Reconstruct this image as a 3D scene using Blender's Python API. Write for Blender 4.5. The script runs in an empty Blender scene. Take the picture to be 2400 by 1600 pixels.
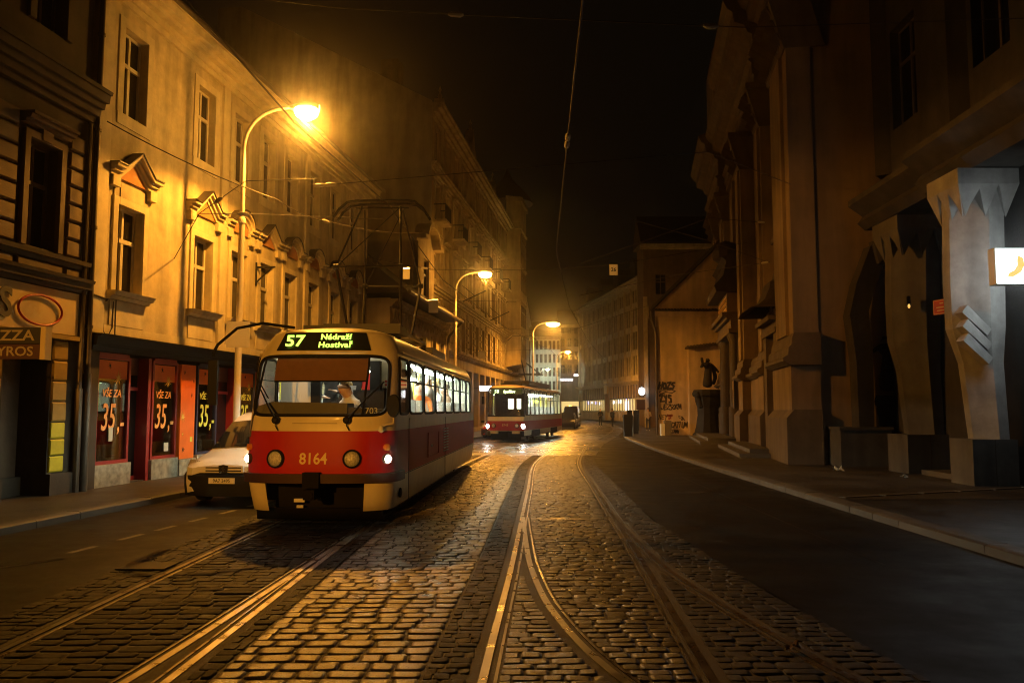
import bpy, bmesh, math, random
import numpy as np
from mathutils import Vector, Matrix, Euler
random.seed(7)
rng = np.random.default_rng(7)
SC = bpy.context.scene
COL = SC.collection
R = math.radians
PI = math.pi

# ------------------------------------------------------------------ camera, world, exposure
cam_d = bpy.data.cameras.new('camera'); cam = bpy.data.objects.new('camera', cam_d); COL.objects.link(cam)
cam.location = (0, 0, 1.7); cam.rotation_euler = (R(90 + 4.764), 0, 0)
cam_d.sensor_width = 36; cam_d.lens = 28.8; cam_d.clip_end = 1500; cam_d.clip_start = 0.05
SC.camera = cam
W = bpy.data.worlds.new('World'); SC.world = W; W.use_nodes = True
wn = W.node_tree.nodes; wl = W.node_tree.links
wn['Background'].inputs['Color'].default_value = (0.42, 0.27, 0.13, 1)     # sodium-tinted night sky of a city
wn['Background'].inputs['Strength'].default_value = 0.006
SC.view_settings.view_transform = 'Standard'; SC.view_settings.look = 'None'
SC.view_settings.exposure = -0.12; SC.view_settings.gamma = 1; SC.view_settings.use_curve_mapping = False
SC.render.engine = 'CYCLES'
cy = SC.cycles
cy.use_denoising = True; cy.use_adaptive_sampling = False; cy.denoising_prefilter = 'ACCURATE'; SC.cycles.filter_width = 1.1; cy.max_bounces = 6; cy.diffuse_bounces = 2; cy.glossy_bounces = 3; cy.transmission_bounces = 3
cy.transparent_max_bounces = 12; cy.volume_bounces = 0; cy.caustics_reflective = False; cy.caustics_refractive = False
cy.sample_clamp_indirect = 4; cy.sample_clamp_direct = 0
SODIUM = (1.0, 0.395, 0.04)
LAMP_POWER = 2900
HAZE_DENSITY = 0.0018

# ------------------------------------------------------------------ materials
MATS = {}
def mat(name, col, rough=.6, metal=0., var=.18, scale=3., bump=0., bscale=25., coat=0., emit=0., ecol=None, island=0., rvar=0., spec=.5, stain=0.):
    if name in MATS: return MATS[name]
    m = bpy.data.materials.new(name); m.use_nodes = True; MATS[name] = m
    n, l = m.node_tree.nodes, m.node_tree.links
    b = n['Principled BSDF']
    b.inputs['Base Color'].default_value = (*col, 1); b.inputs['Roughness'].default_value = rough
    b.inputs['Metallic'].default_value = metal; b.inputs['Coat Weight'].default_value = coat
    b.inputs['Coat Roughness'].default_value = .08; b.inputs['Specular IOR Level'].default_value = spec
    if emit:
        b.inputs['Emission Color'].default_value = (*(ecol or col), 1); b.inputs['Emission Strength'].default_value = emit
    tc = n.new('ShaderNodeTexCoord')
    if var or rvar or stain or island:
        nz = n.new('ShaderNodeTexNoise'); nz.inputs['Scale'].default_value = scale; nz.inputs['Detail'].default_value = 6
        nz.inputs['Roughness'].default_value = .62
        l.new(tc.outputs['Object'], nz.inputs['Vector'])
        mr = n.new('ShaderNodeMapRange'); mr.inputs[1].default_value = .3; mr.inputs[2].default_value = .7
        mr.inputs[3].default_value = 1 - var; mr.inputs[4].default_value = 1 + var
        l.new(nz.outputs['Fac'], mr.inputs[0])
        fac = mr.outputs[0]
        if island:
            g = n.new('ShaderNodeNewGeometry'); mi = n.new('ShaderNodeMapRange')
            oi = n.new('ShaderNodeObjectInfo'); ad = n.new('ShaderNodeMath'); ad.operation = 'ADD'
            fr = n.new('ShaderNodeMath'); fr.operation = 'FRACT'
            l.new(g.outputs['Random Per Island'], ad.inputs[0]); l.new(oi.outputs['Random'], ad.inputs[1]); l.new(ad.outputs[0], fr.inputs[0])
            mi.inputs[3].default_value = 1 - island; mi.inputs[4].default_value = 1 + island
            l.new(fr.outputs[0], mi.inputs[0])
            mm = n.new('ShaderNodeMath'); mm.operation = 'MULTIPLY'
            l.new(fac, mm.inputs[0]); l.new(mi.outputs[0], mm.inputs[1]); fac = mm.outputs[0]
        if stain:
            mp = n.new('ShaderNodeMapping'); mp.inputs['Scale'].default_value = (1.6, 1.6, .22)
            l.new(tc.outputs['Object'], mp.inputs[0])
            n2 = n.new('ShaderNodeTexNoise'); n2.inputs['Scale'].default_value = 1.3; n2.inputs['Detail'].default_value = 5
            l.new(mp.outputs[0], n2.inputs['Vector'])
            m2 = n.new('ShaderNodeMapRange'); m2.inputs[1].default_value = .38; m2.inputs[2].default_value = .62
            m2.inputs[3].default_value = 1 - stain; m2.inputs[4].default_value = 1
            l.new(n2.outputs['Fac'], m2.inputs[0])
            mm = n.new('ShaderNodeMath'); mm.operation = 'MULTIPLY'
            l.new(fac, mm.inputs[0]); l.new(m2.outputs[0], mm.inputs[1]); fac = mm.outputs[0]
        mx = n.new('ShaderNodeVectorMath'); mx.operation = 'SCALE'; mx.inputs[0].default_value = col
        l.new(fac, mx.inputs['Scale']); l.new(mx.outputs[0], b.inputs['Base Color'])
        if rvar:
            rr = n.new('ShaderNodeMapRange'); rr.inputs[1].default_value = .35; rr.inputs[2].default_value = .65
            rr.inputs[3].default_value = max(.04, rough - rvar); rr.inputs[4].default_value = min(1, rough + rvar)
            l.new(nz.outputs['Fac'], rr.inputs[0]); l.new(rr.outputs[0], b.inputs['Roughness'])
    if bump:
        nb = n.new('ShaderNodeTexNoise'); nb.inputs['Scale'].default_value = bscale; nb.inputs['Detail'].default_value = 4
        l.new(tc.outputs['Object'], nb.inputs['Vector'])
        bp = n.new('ShaderNodeBump'); bp.inputs['Strength'].default_value = bump; bp.inputs['Distance'].default_value = .02
        l.new(nb.outputs['Fac'], bp.inputs['Height']); l.new(bp.outputs[0], b.inputs['Normal'])
    return m

def glass(name, tint=(1, 1, 1), refl=.08):
    m = bpy.data.materials.new(name); m.use_nodes = True; MATS[name] = m
    n, l = m.node_tree.nodes, m.node_tree.links
    n.remove(n['Principled BSDF'])
    t = n.new('ShaderNodeBsdfTransparent'); t.inputs[0].default_value = (*tint, 1)
    g = n.new('ShaderNodeBsdfGlossy'); g.inputs['Roughness'].default_value = .03
    lw = n.new('ShaderNodeLayerWeight'); lw.inputs[0].default_value = .25
    mr = n.new('ShaderNodeMapRange'); mr.inputs[3].default_value = refl * .6; mr.inputs[4].default_value = .75
    l.new(lw.outputs['Fresnel'], mr.inputs[0])
    mx = n.new('ShaderNodeMixShader'); l.new(mr.outputs[0], mx.inputs[0]); l.new(t.outputs[0], mx.inputs[1]); l.new(g.outputs[0], mx.inputs[2])
    l.new(mx.outputs[0], n['Material Output'].inputs['Surface'])
    return m

def emis(name, col, s):
    return mat(name, (.02, .02, .02), .4, var=0, emit=s, ecol=col)

def paver_mat(name, col, sx, sy, rough, bump, mortar=.5, var=.25, rvar=.12):
    """small stones told apart only by colour and fine relief (cells), for far or tiny paving"""
    m = bpy.data.materials.new(name); m.use_nodes = True; MATS[name] = m
    n, l = m.node_tree.nodes, m.node_tree.links; b = n['Principled BSDF']
    tc = n.new('ShaderNodeTexCoord'); mp = n.new('ShaderNodeMapping'); mp.inputs['Scale'].default_value = (1 / sx, 1 / sy, 1)
    l.new(tc.outputs['Object'], mp.inputs[0])
    vo = n.new('ShaderNodeTexVoronoi'); vo.feature = 'DISTANCE_TO_EDGE'; vo.inputs['Randomness'].default_value = .55; vo.inputs['Scale'].default_value = 1
    vc = n.new('ShaderNodeTexVoronoi'); vc.inputs['Randomness'].default_value = .55; vc.inputs['Scale'].default_value = 1
    nz = n.new('ShaderNodeTexNoise'); nz.inputs['Scale'].default_value = .7; nz.inputs['Detail'].default_value = 6
    l.new(mp.outputs[0], vo.inputs['Vector']); l.new(mp.outputs[0], vc.inputs['Vector']); l.new(tc.outputs['Object'], nz.inputs['Vector'])
    er = n.new('ShaderNodeMapRange'); er.inputs[2].default_value = .12; er.inputs[3].default_value = mortar; er.inputs[4].default_value = 1
    l.new(vo.outputs['Distance'], er.inputs[0])
    cr = n.new('ShaderNodeMapRange'); cr.inputs[3].default_value = 1 - var; cr.inputs[4].default_value = 1 + var
    sp = n.new('ShaderNodeSeparateColor'); l.new(vc.outputs['Color'], sp.inputs[0]); l.new(sp.outputs[0], cr.inputs[0])
    nr = n.new('ShaderNodeMapRange'); nr.inputs[1].default_value = .3; nr.inputs[2].default_value = .7; nr.inputs[3].default_value = .7; nr.inputs[4].default_value = 1.25
    l.new(nz.outputs['Fac'], nr.inputs[0])
    a = n.new('ShaderNodeMath'); a.operation = 'MULTIPLY'; l.new(er.outputs[0], a.inputs[0]); l.new(cr.outputs[0], a.inputs[1])
    a2 = n.new('ShaderNodeMath'); a2.operation = 'MULTIPLY'; l.new(a.outputs[0], a2.inputs[0]); l.new(nr.outputs[0], a2.inputs[1])
    s = n.new('ShaderNodeVectorMath'); s.operation = 'SCALE'; s.inputs[0].default_value = col; l.new(a2.outputs[0], s.inputs['Scale'])
    l.new(s.outputs[0], b.inputs['Base Color'])
    rr = n.new('ShaderNodeMapRange'); rr.inputs[1].default_value = .35; rr.inputs[2].default_value = .65; rr.inputs[3].default_value = rough - rvar; rr.inputs[4].default_value = rough + rvar
    l.new(nz.outputs['Fac'], rr.inputs[0]); l.new(rr.outputs[0], b.inputs['Roughness'])
    ad = n.new('ShaderNodeMath'); ad.operation = 'MULTIPLY_ADD'; l.new(vo.outputs['Distance'], ad.inputs[0]); ad.inputs[1].default_value = 1
    l.new(sp.outputs[1], ad.inputs[2])
    bp = n.new('ShaderNodeBump'); bp.inputs['Strength'].default_value = bump; bp.inputs['Distance'].default_value = .02
    l.new(er.outputs[0], bp.inputs['Height']); l.new(bp.outputs[0], b.inputs['Normal'])
    return m

STONE = (.30, .27, .22)
mat('asphalt', (.009, .008, .007), .5, var=.35, scale=1.1, bump=.3, bscale=160, rvar=.12, spec=.16)
mat('asphalt_pave', (.02, .02, .02), .45, var=.3, scale=1.3, bump=.3, bscale=150, rvar=.12)
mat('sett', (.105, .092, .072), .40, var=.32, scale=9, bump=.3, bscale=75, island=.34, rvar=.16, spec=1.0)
mat('sett_smooth_sheen', (.37, .30, .20), .40, var=.34, scale=11, bump=.2, bscale=50, island=.3, rvar=.2, spec=1.0)  # smooth slabs; light warm colour stands in for the lamp's wet sheen
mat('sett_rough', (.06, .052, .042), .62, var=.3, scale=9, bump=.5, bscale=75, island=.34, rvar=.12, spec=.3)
mat('mortar', (.11, .092, .066), .65, var=.35, scale=14, bump=.8, bscale=90, rvar=.15)
paver_mat('far_setts', (.10, .09, .075), .2, .13, .30, .55)
paver_mat('mosaic', (.042, .035, .026), .075, .075, .55, .4)
mat('kerb_granite', (.085, .075, .062), .55, var=.25, scale=5, bump=.25, bscale=90, island=.2, rvar=.12)
mat('steel_rail', (.36, .33, .28), .33, metal=1., var=.2, scale=5, rvar=.1)
mat('rail_groove', (.03, .025, .02), .7)
mat('road_paint', (.24, .23, .20), .6, var=.3, scale=14)
mat('ground_far', (.05, .045, .04), .8)
mat('plaster_yellow', (.57, .48, .30), .85, var=.24, scale=2.2, bump=.2, bscale=14, stain=.32)
mat('tar', (.006, .006, .006), .35, var=.2)
mat('asphalt_patch', (.019, .018, .016), .6, var=.3, scale=3, bump=.4, bscale=120, spec=.25)
mat('plaster_trim', (.60, .52, .34), .85, var=.15, scale=3, bump=.12, bscale=20, stain=.2)
mat('plaster_brick', (.42, .20, .08), .9, var=.2)
mat('brown_stone', (.16, .11, .07), .8, var=.25, scale=2, bump=.25, bscale=18, stain=.3, island=.12)
mat('stone_dark', (.068, .05, .033), .85, var=.25, scale=2, bump=.25, bscale=15, stain=.3)
mat('ochre_facade', (.46, .36, .21), .85, var=.2, scale=1.2, bump=.15, bscale=9, stain=.3)
mat('ochre_trim', (.44, .36, .23), .85, var=.2, scale=2.2, stain=.3)
mat('grey_facade', (.42, .37, .28), .85, var=.2, scale=1, bump=.12, bscale=10, stain=.3)
mat('grey_trim', (.48, .42, .32), .85, var=.2, scale=2, stain=.25)
mat('pale_facade', (.62, .62, .56), .85, var=.1, scale=1, stain=.2)
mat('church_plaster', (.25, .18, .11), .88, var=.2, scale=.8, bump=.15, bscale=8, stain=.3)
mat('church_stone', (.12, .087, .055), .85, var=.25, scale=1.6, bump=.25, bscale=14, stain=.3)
mat('concrete_lit', (.36, .345, .315), .8, var=.25, scale=2.2, bump=.3, bscale=20, stain=.3)  # same concrete lightened for the column the light box shines on
mat('concrete_shaded', (.05, .043, .034), .85, var=.3, scale=2.2, bump=.3, bscale=20, stain=.35)  # same concrete darkened, shade put into the colour of wall, beam and arch
mat('concrete', (.11, .10, .085), .8, var=.25, scale=2.2, bump=.3, bscale=20, stain=.35)  # tone lowered for the shade on the dim column and base blocks
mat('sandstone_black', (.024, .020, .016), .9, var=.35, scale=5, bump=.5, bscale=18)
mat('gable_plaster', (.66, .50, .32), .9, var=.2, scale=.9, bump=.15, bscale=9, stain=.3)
mat('roof_tile', (.17, .07, .04), .75, var=.25, scale=4, bump=.4, bscale=14, island=.2)
mat('roof_dark', (.06, .045, .035), .7, var=.25, scale=3, bump=.2, bscale=20)
mat('flashing', (.05, .04, .032), .5, var=.2)
mat('window_frame', (.50, .45, .34), .6, var=.12)
mat('window_frame_dark', (.10, .07, .045), .6, var=.15)
mat('pane_dark', (.012, .011, .010), .06, var=.3, scale=2, spec=.6)
mat('pane_warm', (.02, .015, .008), .1, var=.3, scale=2)
mat('pipe_metal', (.10, .08, .06), .42, metal=.5, var=.2)
mat('black_paint', (.012, .011, .010), .55, var=.2, spec=.2)
mat('iron', (.03, .028, .026), .5, metal=.6, var=.2)
mat('lamp_post', (.55, .5, .42), .5, var=.12, scale=4)
mat('wire', (.05, .04, .032), .6, metal=.2, var=0)
mat('insulator', (.55, .5, .42), .4, var=0)
mat('white_sign', (.72, .68, .58), .5, var=.06)
mat('shop_red', (.30, .022, .014), .42, var=.15, coat=.3)
mat('shop_orange', (.88, .19, .02), .5, var=.08)
mat('shop_brown', (.10, .03, .018), .5, var=.15)
mat('shop_blue', (.03, .03, .07), .5, var=.1)
mat('letter_orange', (.92, .42, .10), .5, var=.05)
mat('letter_green', (.75, .80, .12), .5, var=.05)
mat('star_yellow', (.9, .62, .12), .5, var=.05)
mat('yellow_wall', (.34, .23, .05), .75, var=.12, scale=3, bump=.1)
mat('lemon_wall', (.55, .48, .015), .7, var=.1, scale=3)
mat('sign_letter', (.34, .27, .16), .5, var=.1)
mat('sign_black', (.009, .007, .006), .4, var=.1)
mat('sign_maroon', (.05, .008, .006), .4, var=.1)
mat('sign_cream', (.60, .46, .22), .5, var=.06)
mat('sign_red', (.42, .02, .015), .45, var=.08)
mat('letter_dark', (.09, .075, .035), .5, var=.1)
mat('marble', (.36, .33, .24), .5, var=.5, scale=6, bump=.05)
mat('goods', (.34, .28, .22), .6, var=.5, scale=9)
mat('goods_red', (.5, .10, .02), .5, var=.4, scale=14)
mat('paper', (.62, .60, .48), .7, var=.08)
# tram and car paints
mat('tram_cream', (.74, .63, .38), .36, var=.07, scale=2, stain=.14, coat=.1, spec=.35)
mat('tram_red', (.42, .011, .007), .45, var=.06, scale=2, coat=0, spec=.22)
mat('tram_roof', (.20, .13, .07), .5, var=.2)
mat('tram_under', (.010, .009, .008), .8, var=.2, spec=.1)
mat('tram_bumper', (.05, .022, .015), .5, var=.2)
mat('rubber', (.010, .010, .009), .6, var=.1, spec=.15)
mat('tram_inside', (.70, .70, .62), .6, var=.05)
mat('tram_number', (.78, .55, .20), .5, var=0)
mat('chrome', (.75, .72, .66), .16, metal=1., var=0)
mat('headlamp_glass', (.62, .60, .54), .14, metal=.25, var=.35, scale=50, bump=.9, bscale=40)
mat('blind', (.22, .10, .045), .8, var=.1, scale=8)
mat('dash', (.06, .05, .042), .5, var=.2)
mat('white_panel', (.68, .68, .64), .5, var=.04)
mat('pole_yellow', (.80, .70, .05), .4, var=0)
mat('van_white', (.74, .71, .66), .25, var=.04, coat=.7)
mat('van_plastic', (.013, .013, .012), .65, var=.2, spec=.2)
mat('car_glass', (.012, .013, .012), .05, var=0, spec=.7)
mat('car_dark', (.03, .026, .022), .25, var=.1, coat=.7)
mat('car_red', (.38, .03, .015), .25, var=.1, coat=.7)
mat('tyre', (.015, .015, .014), .8, var=.2)
mat('amber', (.7, .24, .02), .2, var=0)
mat('hub', (.35, .33, .3), .4, metal=.6, var=.1)
mat('skin', (.56, .34, .23), .55, var=.08, scale=12)
mat('hair_blond', (.56, .42, .20), .6, var=.25, scale=40)
mat('hair_dark', (.045, .028, .018), .6, var=.2, scale=40)
mat('hair_grey', (.42, .40, .37), .6, var=.2, scale=40)
mat('cloth_white', (.74, .72, .68), .8, var=.08, scale=9)
mat('cloth_black', (.018, .017, .018), .85, var=.2, scale=9)
mat('cloth_navy', (.03, .035, .06), .85, var=.2, scale=9)
mat('cloth_beige', (.50, .43, .30), .85, var=.12, scale=9)
mat('cloth_brown', (.22, .13, .075), .85, var=.15, scale=9)
mat('cloth_grey', (.30, .29, .28), .85, var=.15, scale=9)
mat('cloth_red', (.55, .03, .02), .85, var=.15, scale=9)
mat('shoe_white', (.6, .58, .55), .7, var=.1)
mat('graffiti', (.055, .04, .035), .7, var=.2)
mat('graffiti_red', (.36, .05, .03), .7, var=.2)
mat('gold', (.85, .55, .15), .3, metal=1., var=.1)
mat('bin_grey', (.16, .14, .12), .6, var=.2)
glass('tram_glass', (.93, .95, .93), .10)
glass('shop_glass', (.80, .82, .78), .14)
glass('lens_glass', (1, .98, .95), .1)
emis('lamp_glow', (1.0, .55, .11), 105)
emis('lamp_glow_small', (1.0, .50, .09), 120)
emis('lamp_glow_cool', (1.0, .86, .5), 40)
emis('cab_tube', (1.0, .92, .72), 7)
emis('led_green', (.62, 1.0, .10), 2.6)
emis('led_bg', (.02, .06, .01), .5)
emis('tram_tube', (.90, 1.0, .82), 75)
emis('headlight_on', (1.0, .86, .62), 60)
emis('headlight_on_cool', (1.0, .93, .84), 70)
emis('lightbox', (.84, .95, 1.0), 12)
emis('lightbox_orange', (1.0, .55, .12), 1.3)
emis('shop_lit_white', (.95, .97, 1.0), 5)
emis('shop_lit_warm', (1.0, .72, .25), 1.1)
emis('shop_lit_blue', (.35, .32, 1.0), 5)
emis('shop_lit_cyan', (.55, .85, .95), 1.0)
emis('shop_lit_green', (.7, 1.0, .55), 1.2)
emis('led_pale', (.85, 1.0, .5), 3.2)

for q in MATS:      # faint or tiny emitters are seen but not sampled as lamps (less noise); each street lamp carries its own light
    if q.startswith(('lamp_glow', 'led_', 'headlight_on', 'shop_lit', 'lightbox_orange')): MATS[q].cycles.emission_sampling = 'NONE'
# ------------------------------------------------------------------ mesh helpers
class MB:
    def __init__(s): s.v, s.f, s.m = [], [], []
    def add(s, vs, fs, mi=0):
        o = len(s.v); s.v += [tuple(p) for p in vs]
        s.f += [tuple(i + o for i in f) for f in fs]; s.m += [mi] * len(fs); return s
    def quad(s, a, b, c, d, mi=0): return s.add((a, b, c, d), ((0, 1, 2, 3),), mi)
    def box(s, x0, x1, y0, y1, z0, z1, mi=0):
        return s.add([(x, y, z) for z in (z0, z1) for y in (y0, y1) for x in (x0, x1)],
                     [(0, 2, 3, 1), (4, 5, 7, 6), (0, 1, 5, 4), (2, 6, 7, 3), (0, 4, 6, 2), (1, 3, 7, 5)], mi)
    def obox(s, c, size, eul=(0, 0, 0), mi=0):
        m = Matrix.Translation(c) @ Euler(eul).to_matrix().to_4x4(); a, b, d = (x / 2 for x in size)
        vs = [m @ Vector((x, y, z)) for z in (-d, d) for y in (-b, b) for x in (-a, a)]
        return s.add(vs, [(0, 2, 3, 1), (4, 5, 7, 6), (0, 1, 5, 4), (2, 6, 7, 3), (0, 4, 6, 2), (1, 3, 7, 5)], mi)
    def prism(s, pts, vec, mi=0):
        n = len(pts); v = Vector(vec); a = [Vector(p) for p in pts]; b = [p + v for p in a]
        fs = [tuple(range(n))[::-1], tuple(range(n, 2 * n))] + [(i, (i + 1) % n, n + (i + 1) % n, n + i) for i in range(n)]
        return s.add(a + b, fs, mi)
    def prof(s, yz, x0, x1, mi=0):
        """a moulding: profile of (y, z) points run along x"""
        return s.prism([(x0, y, z) for y, z in yz], (x1 - x0, 0, 0), mi)
    def tube(s, pts, r, n=8, mi=0, cap=True):
        pts = [Vector(p) for p in pts]; k = len(pts); rs = r if isinstance(r, (list, tuple)) else [r] * k
        vs, fs = [], []; up = None
        for i, p in enumerate(pts):
            d = (pts[min(i + 1, k - 1)] - pts[max(i - 1, 0)]).normalized()
            if up is None:
                up = Vector((0, 0, 1)) if abs(d.z) < .9 else Vector((1, 0, 0))
            a = d.cross(up).normalized(); up = a.cross(d).normalized()
            for j in range(n):
                t = 2 * PI * j / n; vs.append(p + (a * math.cos(t) + up * math.sin(t)) * rs[i])
        for i in range(k - 1):
            for j in range(n):
                fs.append((i * n + j, i * n + (j + 1) % n, (i + 1) * n + (j + 1) % n, (i + 1) * n + j))
        if cap: fs += [tuple(range(n))[::-1], tuple(range((k - 1) * n, k * n))]
        return s.add(vs, fs, mi)
    def lathe(s, prof, n=16, c=(0, 0, 0), axis='z', mi=0, sx=1, sy=1):
        vs, fs = [], []; k = len(prof)
        for r, z in prof:
            for j in range(n):
                t = 2 * PI * j / n; x, y = r * math.cos(t) * sx, r * math.sin(t) * sy
                p = {'z': (x, y, z), 'y': (x, z, y), 'x': (z, x, y)}[axis]
                vs.append((p[0] + c[0], p[1] + c[1], p[2] + c[2]))
        for i in range(k - 1):
            for j in range(n):
                fs.append((i * n + j, i * n + (j + 1) % n, (i + 1) * n + (j + 1) % n, (i + 1) * n + j))
        fs += [tuple(range(n))[::-1], tuple(range((k - 1) * n, k * n))]
        return s.add(vs, fs, mi)
    def grid(s, rows, mi=0, closed=False):
        """rows of points -> quads; mi may be a function(i, j)"""
        o = len(s.v); n = len(rows[0])
        for r in rows: s.v += [tuple(p) for p in r]
        for i in range(len(rows) - 1):
            for j in range(n if closed else n - 1):
                s.f.append((o + i * n + j, o + i * n + (j + 1) % n, o + (i + 1) * n + (j + 1) % n, o + (i + 1) * n + j))
                s.m.append(mi(i, j) if callable(mi) else mi)
        return s
    def mesh(s, name, mats, smooth=0, recalc=True):
        me = bpy.data.meshes.new(name); me.from_pydata(s.v, [], s.f)
        for m in (mats if isinstance(mats, (list, tuple)) else [mats]): me.materials.append(MATS[m] if isinstance(m, str) else m)
        me.polygons.foreach_set('material_index', s.m)
        if recalc:
            b = bmesh.new(); b.from_mesh(me); bmesh.ops.recalc_face_normals(b, faces=b.faces); b.to_mesh(me); b.free()
        if smooth:
            me.polygons.foreach_set('use_smooth', [True] * len(me.polygons)); me.set_sharp_from_angle(angle=R(smooth))
        me.update(); return me
    def build(s, name, mats, parent=None, smooth=0, loc=None, recalc=True):
        return obj(name, s.mesh(name, mats, smooth, recalc), parent, loc)

def obj(name, me, parent=None, loc=None, rot=None, scale=None):
    o = bpy.data.objects.new(name, me); COL.objects.link(o)
    if parent is not None: o.parent = parent
    if loc is not None: o.location = loc
    if rot is not None: o.rotation_euler = rot
    if scale is not None: o.scale = scale
    return o
def tag(o, label, cat, group=None):
    o['label'] = label; o['category'] = cat
    if group: o['group'] = group
    return o
def thing(name, label, cat, loc=(0, 0, 0), rz=0., group=None):
    o = bpy.data.objects.new(name, None); COL.objects.link(o); o.location = loc; o.rotation_euler = (0, 0, rz)
    o.empty_display_size = .3
    return tag(o, label, cat, group)
def struct(o): o['kind'] = 'structure'; return o
def kids(o): return [c for c in COL.objects if c.parent == o]
def copy_tree(o, parent=None):
    c = o.copy(); COL.objects.link(c)
    if parent is not None: c.parent = parent
    for ch in list(o.children): copy_tree(ch, c)
    return c
def text(s, size, m, parent, loc, rot=(PI / 2, 0, 0), name='lettering', ext=.003, shear=0, bold=0, align='CENTER', sx=1., space=1.):
    cu = bpy.data.curves.new(name, 'FONT'); cu.body = s; cu.size = size; cu.extrude = ext; cu.shear = shear; cu.offset = bold
    cu.align_x = align; cu.align_y = 'CENTER'; cu.space_character = space; cu.resolution_u = 3
    tmp = bpy.data.objects.new('tmp', cu); COL.objects.link(tmp)
    me = bpy.data.meshes.new_from_object(tmp.evaluated_get(bpy.context.evaluated_depsgraph_get())); me.name = name
    bpy.data.objects.remove(tmp); bpy.data.curves.remove(cu); me.materials.clear(); me.materials.append(MATS[m])
    o = obj(name, me, parent, loc, rot); o.scale = (sx, 1, 1); return o
def lerp_tab(tab, t):
    xs = [a for a, _ in tab]; ys = [b for _, b in tab]
    return float(np.interp(t, xs, ys))
def smooth_tab(tab, n=400):
    """a smooth curve x(y) through the points (y, x)"""
    ys = np.array([a for a, _ in tab], float); xs = np.array([b for _, b in tab], float)
    d = np.gradient(xs, ys)
    def f(y):
        i = int(np.clip(np.searchsorted(ys, y) - 1, 0, len(ys) - 2)); h = ys[i + 1] - ys[i]; t = (y - ys[i]) / h
        if t < 0: return float(xs[0] + d[0] * (y - ys[0]))
        if t > 1: return float(xs[-1] + d[-1] * (y - ys[-1]))
        return float((2*t**3-3*t**2+1)*xs[i] + (t**3-2*t**2+t)*h*d[i] + (-2*t**3+3*t**2)*xs[i+1] + (t**3-t**2)*h*d[i+1])
    return f
# ------------------------------------------------------------------ ground, road, tracks, pavements
CRT = smooth_tab([(-14, -.05), (-6, .18), (5.28, .54), (9, .72), (13.8, .91), (17.5, 1.06), (26, 1.42), (34.3, 2.28), (40.8, 3.05), (50, 4.6), (57, 5.85), (66, 7.3), (84, 9.4), (110, 10.6), (160, 10.9)])
CLT = smooth_tab([(-14, -3.05), (-6, -2.98), (5, -2.9), (12.3, -2.84), (19, -2.6), (26, -2.22), (35, -1.35), (43, -.36), (57, 2.2), (70, 4.5), (84, 6.1), (110, 7.4), (160, 7.6)])
KR = smooth_tab([(-14, 5.55), (9, 5.58), (18, 5.64), (27, 5.75), (40, 6.2), (51, 6.95), (60, 8.6), (70, 10.6), (84, 12.4), (110, 13.8), (160, 14.2)])
KL = smooth_tab([(-14, -9.7), (2, -7.95), (11.28, -6.94), (16, -6.42), (31, -4.45), (44, -2.75), (57, -.6), (70, 1.95), (84, 3.6), (110, 4.9), (160, 5.2)])
BRL = smooth_tab([(2.5, 1.75), (4.3, 1.1), (5.28, .72), (5.77, .585), (6.95, .37), (9.06, .21), (11, .185), (13.6, .185)])
BRR = smooth_tab([(2.5, 3.3), (4.0, 2.58), (5.2, 2.2), (6.27, 2.0), (7.4, 1.83), (9.05, 1.66), (11, 1.62), (13.6, 1.63)])
BL2 = smooth_tab([(2.5, -2.72), (5.28, -2.43), (8.2, -2.29), (11.5, -2.165)])
G2 = .725
PL = lambda y: CLT(y) - G2 - lerp_tab([(0, .62), (30, .62), (45, .9)], y)
PR = lambda y: CRT(y) + G2 + lerp_tab([(4, 1.4), (5.3, 1.38), (8, .98), (13, .58), (30, .5), (45, .9)], y)

def strip(name, fl, fr, y0, y1, z, m, n=60, kind=True, nx=1):
    rows = []
    for i in range(n + 1):
        y = y0 + (y1 - y0) * i / n; a, b = fl(y), fr(y)
        rows.append([(a + (b - a) * j / nx, y, z) for j in range(nx + 1)])
    o = MB().grid(rows).build(name, m)
    if kind: struct(o)
    return o
g = MB().quad((-700, -300, -.4), (700, -300, -.4), (700, 900, -.4), (-700, 900, -.4)).build('ground', 'ground_far'); struct(g)
road = strip('road', KL, lambda y: PL(y) + .02, -14, 160, 0, 'asphalt')
road_r = strip('road', lambda y: PR(y) - .02, KR, -14, 160, 0, 'asphalt')
paving = strip('track_paving', PL, PR, -14, 31, -.004, 'mortar')
pav_far = strip('track_paving', PL, PR, 31, 160, -.003, 'far_setts')
lp = strip('pavement', lambda y: KL(y) - 6, lambda y: KL(y) - .24, -14, 160, .115, 'mosaic')
def east(y): return 60
rp = strip('pavement', lambda y: KR(y) + .28, east, 15.2, 160, .115, 'mosaic')
MB().add([(5.93, 14.75, .115), (60, 30, .115), (60, 15.2, .115), (5.93, 15.2, .115)], [(0, 2, 3)]).build('pavement_edge', 'mosaic', rp)
sr = MB().grid([[(KR(y) + .28, y, .105), (60, y, .105)] for y in (-14, 0, 8, 12, 15.2)] ).build('side_road', 'asphalt_pave'); struct(sr)
# stone edge where the mosaic ends at the mouth of the side road
ke = MB()
for i in range(14):
    x = 5.95 + i * .9; y = 15.0 + (x - 5.9) * .42
    ke.obox((x + .44, y + .185, .1), (.88, .16, .06), (0, 0, R(22.8)))
ke.build('edging_stone', 'kerb_granite', rp)

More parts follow.
